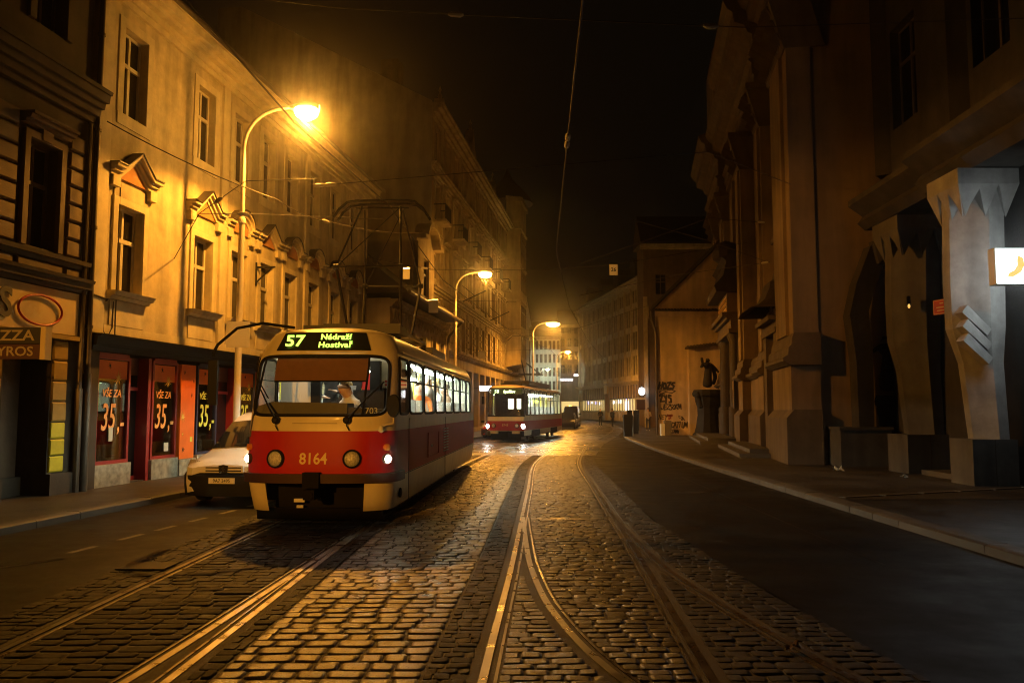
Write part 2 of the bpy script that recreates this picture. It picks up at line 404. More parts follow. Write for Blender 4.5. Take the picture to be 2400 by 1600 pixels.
# kerb stones, one by one
def kerb(name, f, y0, y1, w, side, h=.122):
    root = struct(bpy.data.objects.new(name, None)); COL.objects.link(root)
    prof = [(-.5, -.08), (-.5, .80), (-.36, .97), (-.2, 1), (.5, 1), (.5, -.08)]
    vs = [MB().prism([(x * side * w, -.5, z * h) for x, z in prof], (0, 1, 0)).mesh('kerb_stone', 'kerb_granite', 40) for _ in range(1)]
    y = y0
    while y < y1:
        L = random.uniform(.8, 1.25) * (1 if y < 30 else 1.4); a, b = f(y), f(y + L)
        ang = math.atan2(-(b - a), L)
        o = obj('kerb_stone', vs[0], root, ((a + b) / 2 + side * w / 2, y + L / 2, random.uniform(-.006, .004)), (0, random.uniform(-.012, .012), ang + random.uniform(-.006, .006)))
        o.scale = (1, math.hypot(L, b - a) - .012, 1); y += L
kerb('kerb', KL, 2, 84, .24, -1); kerb('kerb', KR, 2, 84, .28, 1)

# rails: polished head, groove and guard lip
def rail_mesh(f, y0, y1, side, n, taper=False):
    pr = [(-.036, -.03, 0), (-.032, .003, 0), (.026, .005, 1), (.030, -.032, 1), (.064, -.032, 0), (.067, .002, 0), (.088, .001, 0), (.09, -.03, 0)]
    rows = []
    for i in range(n + 1):
        y = y0 + (y1 - y0) * (i / n) ** 1.25; x = f(y); d = (f(y + .05) - f(y - .05)) / .1; k = 1 / math.hypot(1, d)
        rows.append([(x + side * a * k, y - side * a * d * k, z) for a, z, _ in pr])
    return MB().grid(rows, mi=lambda i, j: 1 if j in (2, 3, 4) else 0)
def track(name, fc, y0, y1, lab):
    root = struct(bpy.data.objects.new(name, None)); COL.objects.link(root); root['label'] = lab
    for s in (-1, 1):
        rail_mesh(lambda y: fc(y) + s * G2, y0, y1, -s, 150).build('rail', ['steel_rail', 'rail_groove'], root, smooth=25)
    return root
tl = track('tram_track', CLT, -12, 150, 'straight left tram track that the red and cream tram stands on')
tr_ = track('tram_track', CRT, -12, 150, 'middle tram track of wet shiny rails bending away to the right')
rail_mesh(BL2, 2.5, 11.3, -1, 60).build('rail', ['steel_rail', 'rail_groove'], tl, smooth=25)
tb = struct(bpy.data.objects.new('tram_track', None)); COL.objects.link(tb); tb['label'] = 'diverging branch track curving off to the lower right'
rail_mesh(BRL, 2.5, 13.2, 1, 80).build('rail', ['steel_rail', 'rail_groove'], tb, smooth=25)
rail_mesh(BRR, 2.5, 13.2, -1, 80).build('rail', ['steel_rail', 'rail_groove'], tb, smooth=25)
MB().box(.30, 1.52, 12.93, 13.08, -.01, .006).build('drain_cover', 'steel_rail', tr_)
MB().obox((-.72, 15.2, .002), (.5, .16, .01), (0, 0, .1)).build('drain_cover', 'iron', tl)

# setts: domed stones, the 300 that show largest as single parts, the rest joined
def sett_unit(k):
    r = random.Random(k); c = []
    ring = lambda s, z: [(x * s, y * s, z) for x, y in base]
    base = []
    for cx, cy_ in ((-1, -1), (1, -1), (1, 1), (-1, 1)):
        a = r.uniform(.05, .13); b = r.uniform(.07, .2); ex = .5 * r.uniform(.93, 1); ey = .5 * r.uniform(.9, 1)
        p1, p2 = (cx * ex, cy_ * (ey - b)), (cx * (ex - a), cy_ * ey)
        base += ([p2, p1] if cx * cy_ > 0 else [p1, p2]) if False else []
        c.append((cx, cy_, p1, p2))
    order = []
    for (cx, cy_, p1, p2) in c:
        order += [p1, p2] if cx * cy_ > 0 else [p2, p1]
    # walk the corners anticlockwise
    order.sort(key=lambda p: math.atan2(p[1], p[0])); base = order
    h = r.uniform(.0012, .0042); tx, ty = r.uniform(-.003, .003), r.uniform(-.003, .003)
    mb = MB(); rows = [ring(1.0, -.02), ring(.985, -.005), ring(.95, .0015 + h * .35), ring(.66, .002 + h)]
    rows = [[(x, y, z + tx * x * 2 + ty * y * 2) for x, y, z in q] for q in rows]
    mb.grid(rows, closed=True)
    n = len(base); o = len(mb.v); mb.v.append((0, 0, .002 + h * 1.12)); s = o - n
    for i in range(n): mb.f.append((s + i, s + (i + 1) % n, o)); mb.m.append(0)
    return mb
UNITS = [sett_unit(k) for k in range(24)]
stones = []       # x, y, w, l, rot, unit, dz
def lay(fl, fr, y0, y1, row, length, obst=(), jig=.12, ms=0):
    y = y0
    while y < y1:
        h = row * random.uniform(.9, 1.12); yc = y + h / 2
        f0, f1 = fl(yc), fr(yc)
        for o in obst:
            if f0 - .13 < o(yc) <= f0 + .1 and .5 < (f1 - f0): f0 = o(yc) + .10
            if f1 - .1 <= o(yc) < f1 + .13: f1 = o(yc) - .10
        xs = sorted([(f0, 0)] + [(o(yc), 1) for o in obst if f0 + .1 < o(yc) < f1 - .1] + [(f1, 0)])
        for (a, ka), (b, kb) in zip(xs[:-1], xs[1:]):
            a2 = a + (.10 if ka else 0); b2 = b - (.10 if kb else 0)
            if b2 - a2 < .06: continue
            x = a2; first = random.uniform(.45, 1)
            while x < b2 - .03:
                w = length * random.uniform(1 - jig * 2.2, 1 + jig * 2.2) * first; first = 1
                if b2 - (x + w) < length * .4: w = b2 - x
                stones.append((x + w / 2, yc + random.uniform(-.003, .003), w - .008, h - .008, random.uniform(-.02, .02), random.randrange(24), random.uniform(-.004, .003), ms))
                x += w
        y += h
CL = .10
lay(PL, lambda y: CLT(y) - G2 - CL, 4.2, 31, .12, .17, ms=2)
lay(lambda y: CLT(y) - G2 + CL, lambda y: CLT(y) + G2 - CL, 4.2, 31, .145, .235, (BL2,), ms=2)
lay(lambda y: CLT(y) + G2 + CL, lambda y: CLT(y) + G2 + CL + .16, 4.2, 31, .16, .15, ms=2)
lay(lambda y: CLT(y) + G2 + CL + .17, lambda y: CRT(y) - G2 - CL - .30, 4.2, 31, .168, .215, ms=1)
lay(lambda y: CRT(y) - G2 - CL - .29, lambda y: CRT(y) - G2 - CL, 4.2, 31, .115, .14, ms=2)
lay(lambda y: CRT(y) - G2 + CL, lambda y: CRT(y) + G2 - CL, 4.2, 31, .128, .185, (BRL,), ms=0)
lay(lambda y: CRT(y) + G2 + CL, PR, 4.2, 31, .13, .175, (BRR,), ms=2)
def seen(s):
    x, y = s[0], s[1]
    return y > 5.25 and abs(x / y) < .62
stones.sort(key=lambda s: -(s[2] * s[3] / s[1] ** 3 if seen(s) else 0))
SM = ['sett', 'sett_smooth_sheen', 'sett_rough']
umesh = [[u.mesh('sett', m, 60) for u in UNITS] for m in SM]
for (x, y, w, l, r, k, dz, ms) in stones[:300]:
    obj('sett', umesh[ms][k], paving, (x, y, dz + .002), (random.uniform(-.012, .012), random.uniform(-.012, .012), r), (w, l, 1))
U = [(np.array(u.v), u.f) for u in UNITS]
V, F, MI, off = [], [], [], 0
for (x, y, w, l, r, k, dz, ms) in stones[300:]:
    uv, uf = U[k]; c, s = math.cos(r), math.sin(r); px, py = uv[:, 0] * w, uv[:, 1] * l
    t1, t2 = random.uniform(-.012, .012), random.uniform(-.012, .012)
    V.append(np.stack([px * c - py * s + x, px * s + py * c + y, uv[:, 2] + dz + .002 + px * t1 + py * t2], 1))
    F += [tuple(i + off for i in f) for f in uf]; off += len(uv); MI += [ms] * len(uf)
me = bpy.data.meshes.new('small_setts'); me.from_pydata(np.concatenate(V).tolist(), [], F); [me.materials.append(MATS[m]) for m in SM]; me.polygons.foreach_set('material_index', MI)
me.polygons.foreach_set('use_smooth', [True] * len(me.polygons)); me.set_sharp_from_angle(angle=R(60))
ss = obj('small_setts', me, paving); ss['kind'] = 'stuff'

# painted dashes on the left lane
for (y, L) in ((9.92, .5), (10.9, .52), (11.75, .5), (12.65, .5), (13.6, .5), (14.6, .5)):
    x = -5.32 + (y - 9.92) * .135
    MB().quad((x, y, .004), (x + .09, y, .004), (x + .09 + L * .14, y + L, .004), (x + L * .14, y + L, .004)).build('road_marking', 'road_paint', road)
for dx in (0, .17):
    MB().quad((-6.05 + dx, 8.4 + dx, .004), (-5.98 + dx, 8.4 + dx, .004), (-5.1, 9.55, .004), (-5.16, 9.55, .004)).build('road_marking', 'road_paint', road)
# tar seams, a repair patch and a manhole cover on the right lane
def seam(pts, w=.02):
    for (xa, ya), (xb, yb) in zip(pts[:-1], pts[1:]):
        d = Vector((xb - xa, yb - ya)).normalized() * w; MB().quad((xa - d.y, ya + d.x, .004), (xa + d.y, ya - d.x, .004), (xb + d.y, yb - d.x, .004), (xb - d.y, yb + d.x, .004)).build('tar_seam', 'tar', road_r)
seam([(2.5, 21.0), (3.6, 21.15), (5.6, 20.9)]); seam([(4.1, 9.2), (4.15, 13), (4.3, 20.9)], .014); seam([(2.9, 15.5), (3.3, 15.4), (4.16, 15.6)], .012)
MB().quad((-5.6, 14.2, .003), (-4.7, 14.3, .003), (-4.6, 17.6, .003), (-5.4, 17.4, .003)).build('asphalt_patch', 'asphalt_patch', road)
mh = MB().lathe([(.31, -.01), (.31, .005), (.27, .007), (.26, .004), (.02, .005)], 24).build('manhole_cover', 'iron', None, smooth=30, loc=(3.7, 17.2, 0)); tag(mh, 'round iron manhole cover in the dark right hand lane', 'manhole cover')
# a flat metal plate and scraps of litter
tag(MB().box(-.26, .26, -.2, .2, 0, .01).build('metal_plate', 'iron', None, loc=(-3.95, 9.05, .012)), 'dark steel plate set in the setts beside the far left rail', 'metal plate')
def scrap(name, x, y, z, s, m, lab):
    mb = MB(); r = random.Random(int(x * 100)); rows = []
    for i in range(5): rows.append([((j / 4 - .5) * s, (i / 4 - .5) * s * .8, abs(r.gauss(0, .25)) * s + .004) for j in range(5)])
    tag(mb.grid(rows).build(name, m, None, loc=(x, y, z)), lab, 'litter')
scrap('crumpled_paper', 8.45, 21.4, .118, .24, 'paper', 'crumpled white paper lying on the pavement before the stone trough')
scrap('paper_scrap', 9.15, 19.3, .118, .16, 'paper', 'flat scrap of white paper on the pavement by the cubist column block')
scrap('fallen_leaf', 1.98, 5.95, .012, .10, 'cloth_brown', 'brown leaf lying on the setts beside the branch rail')
# ------------------------------------------------------------------ facades
def wall_holes(mb, x0, x1, z0, z1, holes, depth=.25, y=0., mi=0):
    xs = sorted({x0, x1, *[v for h in holes for v in h[:2]]}); zs = sorted({z0, z1, *[v for h in holes for v in h[2:4]]})
    for a, b in zip(xs[:-1], xs[1:]):
        for c, d in zip(zs[:-1], zs[1:]):
            mx, mz = (a + b) / 2, (c + d) / 2
            if any(h[0] < mx < h[1] and h[2] < mz < h[3] for h in holes): continue
            mb.quad((a, y, c), (b, y, c), (b, y, d), (a, y, d), mi)
    for h in holes:
        a, b, c, d = h[:4]; dp = h[4] if len(h) > 4 else depth
        mb.quad((a, y, c), (a, y, d), (a, y + dp, d), (a, y + dp, c), mi); mb.quad((b, y, c), (b, y + dp, c), (b, y + dp, d), (b, y, d), mi)
        mb.quad((a, y, d), (b, y, d), (b, y + dp, d), (a, y + dp, d), mi); mb.quad((a, y, c), (a, y + dp, c), (b, y + dp, c), (b, y, c), mi)
    return mb
WIN = {}
def window(parent, x, y, z, w, h, frame='window_frame', pane='pane_dark', tr=.62, mull=1, bar=.045, name='window', pieces=True):
    """a casement: outer frame, transom and mullions; its panes are sub-parts"""
    k = (round(w, 2), round(h, 2), frame, tr, mull, bar)
    if k not in WIN:
        mb = MB(); t = .06; d = .07
        mb.box(-w/2, -w/2 + t, 0, d, 0, h); mb.box(w/2 - t, w/2, 0, d, 0, h)
        mb.box(-w/2 + t, w/2 - t, 0, d, 0, t); mb.box(-w/2 + t, w/2 - t, 0, d, h - t, h)
        if tr: mb.box(-w/2 + t, w/2 - t, -.02, d - .01, h * tr - bar, h * tr + bar)
        segs = []
        for i in range(mull):
            mx = -w/2 + w * (i + 1) / (mull + 1)
            mb.box(mx - bar, mx + bar, -.01, d - .005, t, h * tr - bar if tr else h - t)
            if tr: mb.box(mx - bar * .8, mx + bar * .8, -.008, d - .005, h * tr + bar, h - t)
        xs = [-w/2 + t] + [-w/2 + w * (i + 1) / (mull + 1) for i in range(mull)] + [w/2 - t]
        zs = [t, h * tr, h - t] if tr else [t, h - t]
        cells = [(a, b, c, e) for a, b in zip(xs[:-1], xs[1:]) for c, e in zip(zs[:-1], zs[1:])]
        ps = [MB().box(a, b, d * .5, d * .5 + .01, c, e).mesh('pane', pane) for a, b, c, e in cells]
        WIN[k] = (mb.mesh(name, frame), ps, MB().box(-w/2 + t, w/2 - t, d * .5, d * .5 + .01, t, h - t).mesh('pane', pane))
    fm, ps, one = WIN[k]
    o = obj(name, fm, parent, (x, y, z))
    for p in (ps if pieces else [one]):
        obj('pane', p, o)
    return o
def mould(mb, x0, x1, z, steps, mi=0):
    """a stepped, bevelled moulding: steps = [(height, projection)] upward from z"""
    yz = [(.04, z)]; zz = z
    for h, p in steps:
        yz.append((-p, zz)); zz += h; yz.append((-p - .02, zz))
    yz.append((.04, zz)); return mb.prof(yz, x0, x1, mi)
TH = math.atan2(.9916, .1292)
def LP(s): return (-8.5 + .1292 * s, 16.3 + .9916 * s, .11)

# ---- the yellow townhouse over the discount shop
b1 = thing('townhouse', 'yellow plastered townhouse with eared pediments above the red fronted discount shop', 'building', LP(0), TH)
WX = [1.29, 4.43, 6.41, 8.25, 10.05, 12.05, 14.25, 16.4]
holes = [(x - .48, x + .48, 4.08, 5.95) for x in WX] + [(x - .44, x + .44, 7.95, 9.85) for x in WX] + [(.05, 11.7, 0.0, 2.95, .12)]
mb = MB(); wall_holes(mb, 0, 18.2, 0, 10.7, holes, .24)
mb.quad((0, 0, 0), (0, 9, 0), (0, 9, 10.7), (0, 0, 10.7)); mb.quad((18.2, 0, 0), (18.2, 0, 10.7), (18.2, 9, 10.7), (18.2, 9, 0))
mb.box(.02, 18.18, .34, .6, 3.0, 10.65)
mb.build('wall', 'plaster_yellow', b1)
mb = MB(); mould(mb, -.02, 18.25, 10.3, [(.12, .08), (.14, .16), (.1, .34), (.16, .52), (.08, .6)]); mb.build('cornice', 'plaster_trim', b1)
MB().prism([(-.1, -.62, 10.9), (-.1, 5.5, 14.8), (-.1, 9.5, 10.9)], (18.4, 0, 0)).build('roof', 'roof_tile', b1)
mb = MB(); mb.tube([(-.1, -.66, 10.88), (18.3, -.66, 10.88)], .07, 8); mb.build('gutter', 'pipe_metal', b1, smooth=40)
for x0, x1 in ((0.0, .42), (5.25, 5.6), (11.2, 11.5)):
    MB().box(x0, x1, -.07, .02, 3.15, 10.3).build('pilaster', 'plaster_trim', b1)
MB().box(.42, 18.2, -.035, .02, 3.16, 3.34).build('string_course', 'plaster_trim', b1)
def surround(x, w, z0, z1, t=.16, p=.05, parent=b1, m='plaster_trim'):
    mb = MB(); mb.box(x - w/2 - t, x - w/2, -p, .01, z0 - .02, z1 + t); mb.box(x + w/2, x + w/2 + t, -p, .01, z0 - .02, z1 + t); mb.box(x - w/2, x + w/2, -p, .01, z1, z1 + t)
    return mb.build('window_surround', m, parent)
def pediment(x, z, kind, parent=b1, hw=.86, m='plaster_trim'):
    e = .34
    if kind == 'tri': path = [(-hw, 0), (-hw + e, 0), (0, .42), (hw - e, 0), (hw, 0)]
    else: path = [(-hw, 0), (-hw + e, 0)] + [(-(hw - e) * math.cos(t), .40 * math.sin(t)) for t in np.linspace(.25, PI - .25, 8)] + [(hw - e, 0), (hw, 0)]
    mb = MB()
    for dz0, dz1, p, mi in ((0, .09, .10, 0), (.09, .17, .17, 0), (.17, .24, .25, 0), (.24, .27, .28, 1)):
        for (xa, za), (xb, zb) in zip(path[:-1], path[1:]):
            mb.prism([(x + xa, .01, z + za + dz0), (x + xb, .01, z + zb + dz0), (x + xb, .01, z + zb + dz1), (x + xa, .01, z + za + dz1)], (0, -p - .01, 0), mi)
    o = mb.build('pediment', [m, 'flashing'], parent)
    inner = [(a, b) for a, b in path[1:-1]]
    MB().prism([(x + a * .96, .0, z + b - .0) for a, b in inner], (0, -.06, 0)).build('tympanum', 'plaster_brick', o)
    for s in (-1, 1): MB().box(x + s * (hw - .17) - .13, x + s * (hw - .17) + .13, -.13, .01, z - .22, z).build('bracket', m, o)
for i, x in enumerate(WX):
    window(b1, x, .17, 4.08, .96, 1.87); window(b1, x, .17, 7.95, .88, 1.9)
    surround(x, .96, 4.08, 5.95); surround(x, .88, 7.95, 9.85, .2, .03)
    MB().box(x - .62, x + .62, -.028, .01, 7.68, 7.94).build('sill_panel', 'plaster_trim', b1)
    mb = MB(); mould(mb, x - .72, x + .72, 3.9, [(.07, .1), (.07, .2), (.03, .24)]); mb.build('sill', 'plaster_trim', b1)
    MB().box(x - .62, x + .62, -.03, .01, 3.36, 3.88).build('apron_panel', 'plaster_trim', b1)
    MB().box(x - .62, x + .62, -.03, .012, 6.12, 6.42).build('lintel_panel', 'plaster_yellow', b1)
    pediment(x, 6.5, 'tri' if i in (0, 1, 3) else 'seg')
# shop front
mb = MB(); mould(mb, .02, 11.75, 2.78, [(.10, .12), (.06, .2), (.13, .22), (.05, .30)]); mb.build('shop_canopy', 'black_paint', b1)
MB().box(.06, .44, .0, .5, 0, 2.85).build('pier', 'stone_dark', b1)
MB().box(.06, 11.7, 1.7, 1.8, 0, 2.9).build('shop_back_wall', 'stone_dark', b1)
MB().box(.06, 11.7, .11, 1.7, .0, .03).build('shop_floor', 'stone_dark', b1)
MB().box(.06, 11.7, .11, 1.7, 2.82, 2.86).build('shop_ceiling', 'stone_dark', b1)
def star(mb, x, y, z, r, n=11, seed=0):
    q = random.Random(seed)
    for i in range(n):
        t = 2 * PI * i / n + q.uniform(-.15, .15); l = r * q.uniform(.6, 1.1); w = r * .09
        mb.prism([(x - math.sin(t) * w, y, z + math.cos(t) * w), (x + math.cos(t) * l, y, z + math.sin(t) * l), (x + math.sin(t) * w, y, z - math.cos(t) * w)], (0, -.003, 0))
    mb.prism([(x + r * .3 * math.cos(a), y, z + r * .3 * math.sin(a)) for a in np.linspace(0, 2 * PI, 9)[:-1]], (0, -.004, 0))
    return mb
def shop_window(x0, x1, frame, let, txt=None, cut=False, seed=0, gut=True):
    z0, z1 = .46, 2.72; y = .12; t = .07
    mb = MB(); mb.box(x0, x0 + t, y - .04, y + .06, z0, z1); mb.box(x1 - t, x1, y - .04, y + .06, z0, z1); mb.box(x0 + t, x1 - t, y - .04, y + .06, z0, z0 + t); mb.box(x0 + t, x1 - t, y - .04, y + .06, z1 - t, z1 + .06)
    o = mb.build('shop_window', frame, b1)
    MB().box(x0 + t, x1 - t, y, y + .012, z0 + t, z1 - t).build('pane', 'shop_glass', o)
    MB().box(x0 + t + .02, x1 - t - .02, y - .008, y - .002, 2.24, z1 - t - .02).build('orange_band', 'shop_orange', o)
    star(MB(), x0 + (x1 - x0) * .66, y - .012, 2.26, .17, 12, seed).build('painted_star', 'star_yellow', o)
    star(MB(), x0 + (x1 - x0) * .40, y - .012, 2.52, .075, 9, seed + 5).build('painted_star', 'black_paint', o)
    cx = (x0 + x1) / 2
    text('VŠE ZA', .225, let, o, (cx - .02, y - .006, 1.93), shear=.18, bold=.003, sx=.92)
    text('35', .80, let, o, (cx - .12, y - .006, 1.41), shear=.16, bold=.008, sx=.62)
    text(',-', .62, let, o, (cx + .32, y - .006, 1.33), shear=.16, bold=.008, sx=.75)
    MB().box(x0 - .03, x1 + .03, .02, .3, 0.0, z0 - .003).build('plinth', 'marble', b1)
    # display: low table with goods
    r = random.Random(seed); mb = MB(); mb.box(x0, x1, .45, 1.2, 0, .55)
    for k in range(14):
        gx, gy, w, h = r.uniform(x0 + .1, x1 - .1), r.uniform(.3, 1.0), r.uniform(.06, .16), r.uniform(.12, .55)
        (mb.lathe([(w * .5, 0), (w * .55, h * .6), (w * .2, h * .8), (w * .25, h)], 8, (gx, gy, .55)) if r.random() < .55 else mb.box(gx - w/2, gx + w/2, gy - .06, gy + .06, .55, .55 + h))
    mb.build('goods_display', 'goods_red' if seed == 2 else 'goods', o)
    return o
sw = shop_window(.50, 1.68, 'shop_red', 'letter_orange', seed=1)
MB().box(1.0, 1.14, .10, .112, .93, 1.22).build('paper_notice', 'paper', sw)
sw = shop_window(2.54, 3.62, 'shop_red', 'letter_orange', seed=2)
MB().box(3.14, 3.32, .10, .112, .62, .82).build('paper_notice', 'paper', sw)
shop_window(4.56, 5.62, 'shop_blue', 'letter_green', seed=3)
shop_window(6.88, 7.9, 'shop_blue', 'letter_green', seed=4)
shop_window(8.6, 9.7, 'shop_red', 'letter_orange', seed=6); shop_window(10.2, 11.4, 'shop_red', 'letter_orange', seed=8)
for (a, c, sd) in ((3.75, 4.43, 1), (8.02, 8.5, 3)):
    o = MB().box(a, c, .06, .16, .40, 2.70).build('orange_panel', 'shop_orange', b1)
    MB().box(a - .05, c + .05, .02, .3, 0, .39).build('plinth', 'marble', b1)
    mb = star(MB(), a + .1, .055, 1.42, .16, 12, 21); star(mb, a + .12, .055, 1.0, .06, 8, 22); mb.build('painted_star', 'star_yellow', o)
    mb = star(MB(), a + .16, .055, .62, .10, 8, 23); star(mb, a + .14, .055, 2.5, .06, 8, 24); star(mb, c - .1, .055, 2.3, .05, 7, 25); star(mb, c - .18, .055, 1.95, .06, 7, 26); mb.build('painted_star', 'black_paint', o)
    MB().box(c - .2, c - .1, .052, .056, .8, .92).build('green_sticker', 'letter_green', o)
# recessed doors
for (a, c) in ((1.72, 2.48), (5.7, 6.8)):
    mb = MB(); mb.box(a, a + .07, .32, .40, .1, 2.75); mb.box(c - .12, c, .08, .40, 0, 2.75); mb.box(a + .07, c - .12, .32, .40, 2.02, 2.10); mb.box(a + .07, c - .12, .30, .42, .0, .12)
    o = mb.build('shop_door', 'shop_red', b1)
    MB().box(a + .07, c - .12, .36, .37, .12, 2.02).build('pane', 'pane_dark', o)
    MB().box(a + .07, c - .12, .33, .36, 2.36, 2.75).build('door_header', 'shop_brown', o)
    MB().box(a + .07, c - .12, .35, .36, 2.1, 2.36).build('pane', 'pane_dark', o)
    MB().box(a + .09, a + .11, .29, .32, .3, 2.0).build('door_handle', 'chrome', o)
MB().box(1.84, 2.09, .345, .352, 1.0, 1.24).build('paper_notice', 'paper', b1)
# downpipe on the party line, cable loop
mb = MB(); mb.tube([(-.1, -.12, 10.6), (-.1, -.12, .1)], .055, 10); mb.tube([(-.1, -.12, 2.3), (-.1, -.12, 0)], .085, 10)
for z in (1.2, 3.2, 5.2, 7.2, 9.2): mb.lathe([(.075, 0), (.075, .06)], 10, (-.1, -.12, z))
mb.build('downpipe', 'pipe_metal', b1, smooth=40)
mb = MB(); mb.tube([(.02, -.09, 3.9), (.5, -.09, 3.86), (.55, -.02, 3.84)], .018, 6); mb.tube([(.42, -.03, 3.8), (.45, -.05, 3.2), (.6, -.05, 3.1), (.75, -.05, 3.3), (.78, -.03, 3.85)], .012, 6)
mb.tube([(.86, -.04, 3.1), (.86, -.04, 6.4), (.7, -.04, 6.5)], .012, 6); mb.build('cable', 'wire', b1)
# small iron wall bracket beside the fourth window
mb = MB(); mb.tube([(7.55, -.02, 5.75), (7.55, -.6, 5.75)], .03, 6); mb.tube([(7.55, -.02, 5.3), (7.55, -.5, 5.74)], .025, 6); mb.tube([(7.55, -.02, 5.9), (7.55, -.02, 5.2)], .03, 6); mb.build('wall_bracket', 'iron', b1)

# ---- the dark rusticated house with the pizza shop
b0 = thing('rusticated_house', 'dark brown rusticated house with the yellow pizza shop on its ground floor', 'building', LP(0), TH)
WB = [-1.48, -4.6, -7.7, -10.8]
holes = [(x - .42, x + .42, 4.55, 6.5) for x in WB] + [(x - .42, x + .42, 8.7, 10.9) for x in WB] + [(-2.2, -1.0, 0, 2.95, .75), (-7.5, -3.6, .4, 2.95, .3)]
mb = MB(); wall_holes(mb, -13, -.2, 0, 14, holes, .3); mb.quad((-.2, 0, 0), (-.2, 9, 0), (-.2, 9, 14), (-.2, 0, 14)); mb.box(-12.9, -.3, .8, 1.2, 0, 13.9); mb.box(-12.9, -.3, .4, .8, 3.2, 13.9)
mb.build('wall', 'stone_dark', b0)
mb = MB(); mould(mb, -13, -.16, 7.35, [(.12, .10), (.14, .20), (.12, .30), (.16, .40), (.07, .46)]); mb.build('cornice', 'stone_dark', b0)
mb = MB(); mould(mb, -13, -.18, 3.86, [(.08, .1), (.12, .2), (.06, .26)]); mb.build('cornice', 'stone_dark', b0)
mb = MB(); mould(mb, -13, -.18, 4.32, [(.08, .08), (.08, .16)]); mb.build('cornice', 'stone_dark', b0)
blk = MB().prism([(-.5, 0, -.5), (.5, 0, -.5), (.5, 0, .5), (-.5, 0, .5)], (0, -.6, 0)).add([(-.5, -.6, -.5), (.5, -.6, -.5), (.5, -.6, .5), (-.5, -.6, .5), (-.48, -1, -.42), (.48, -1, -.42), (.48, -1, .42), (-.48, -1, .42)],
    [(0, 1, 5, 4), (1, 2, 6, 5), (2, 3, 7, 6), (3, 0, 4, 7), (4, 5, 6, 7)])
bm_ = blk.mesh('stone_block', 'brown_stone')
def blocks(x0, x1, z0, z1, rows, me=bm_, gap=.05, p=.07, parent=b0, stagger=False):
    h = (z1 - z0) / rows
    for i in range(rows):
        obj('stone_block', me, parent, ((x0 + x1) / 2, .0, z0 + h * (i + .5)), None, (x1 - x0 - gap, p + random.uniform(-.008, .008), h - gap))
for x in WB:
    window(b0, x, .2, 4.55, .84, 1.95, 'window_frame_dark', bar=.035); window(b0, x, .2, 8.7, .84, 2.2, 'window_frame_dark', bar=.035)
    surround(x, .84, 4.55, 6.5, .13, .09, b0, 'brown_stone'); surround(x, .84, 8.7, 10.9, .16, .08, b0, 'stone_dark')
    mb = MB(); mould(mb, x - .62, x + .62, 6.72, [(.07, .12), (.07, .22), (.05, .28)]); mb.build('window_hood', 'brown_stone', b0)
    blocks(x - .62, x + .62, 4.02 + .06, 4.32, 1)
    MB().box(x - .14, x + .14, -.11, .02, 6.52, 6.78).build('keystone', 'brown_stone', b0)
blocks(-.80, -.36, 4.52, 6.95, 7); blocks(-.80, -.36, 4.08, 4.32, 1)
for a, c in ((-3.95, -2.13), (-7.05, -5.23), (-10.15, -8.33)):
    blocks(a, c, 4.52, 6.95, 7); blocks(a, c, 4.08, 4.32, 1)
MB().box(-8.5, -.36, -.06, .01, 3.02, 3.84).build('fascia_board', 'sign_cream', b0)
MB().box(-8.5, -.36, -.12, .01, 2.92, 3.0).build('fascia_moulding', 'yellow_wall', b0)
ell = [(-1.46 + .57 * math.cos(t), -.10, 3.40 + .27 * math.sin(t)) for t in np.linspace(0, 2 * PI, 41)]
MB().tube(ell, .022, 6, cap=False).build('oval_sign_ring', 'sign_red', b0, smooth=60)
text('S', .72, 'letter_dark', b0, (-2.32, -.085, 3.42), bold=.015, ext=.012)
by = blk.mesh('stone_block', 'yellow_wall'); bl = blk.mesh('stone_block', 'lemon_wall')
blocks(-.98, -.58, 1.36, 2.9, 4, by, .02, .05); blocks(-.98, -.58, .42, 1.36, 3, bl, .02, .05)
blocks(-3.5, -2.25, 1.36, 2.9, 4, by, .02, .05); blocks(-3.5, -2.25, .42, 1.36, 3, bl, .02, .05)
MB().box(-1.0, -.36, -.09, .01, 0, .4).build('plinth', 'stone_dark', b0); MB().box(-3.55, -2.2, -.09, .01, 0, .4).build('plinth', 'stone_dark', b0)
MB().box(-1.85, -1.0, .62, .74, 0, 2.95).build('recess_wall', 'brown_stone', b0)
o = MB().box(-2.2, -1.85, .6, .7, 0, 2.6).build('door', 'shop_brown', b0); MB().box(-2.15, -1.9, .58, .6, .2, 2.4).build('pane', 'pane_dark', o)
MB().box(-1.85, -1.0, .5, .62, 0, .35).build('plinth', 'stone_dark', b0)
mb = MB(); mb.tube([(-.3, -.1, 7.3), (-.3, -.1, .1)], .045, 8); mb.tube([(-.3, -.1, 2.0), (-.3, -.1, 0)], .07, 8); mb.build('downpipe', 'pipe_metal', b0, smooth=40)
# projecting pizza sign
ps = thing('pizza_sign', 'black projecting sign reading pizza and gyros with a cream edge', 'sign', (-8.54, 13.0, 2.5))
MB().box(0, 1.08, -.08, .08, .24, .5).build('upper_panel', 'sign_black', ps); MB().box(0, 1.08, -.08, .08, 0, .232).build('lower_panel', 'sign_maroon', ps)
MB().box(1.08, 1.16, -.09, .09, -.01, .51).build('sign_edge', 'sign_cream', ps)
for z in (.1, .38): MB().box(-.3, 0, -.03, .03, z, z + .04).build('bracket', 'iron', ps)
text('PIZZA', .235, 'sign_letter', ps, (.60, -.084, .365), sx=1.18, bold=.004); text('GYROS', .21, 'sign_letter', ps, (.60, -.084, .115), sx=1.1, bold=.003)
bpy.data.objects[ps.name]['label'] = 'black projecting sign reading PIZZA GYROS beside the yellow fascia'

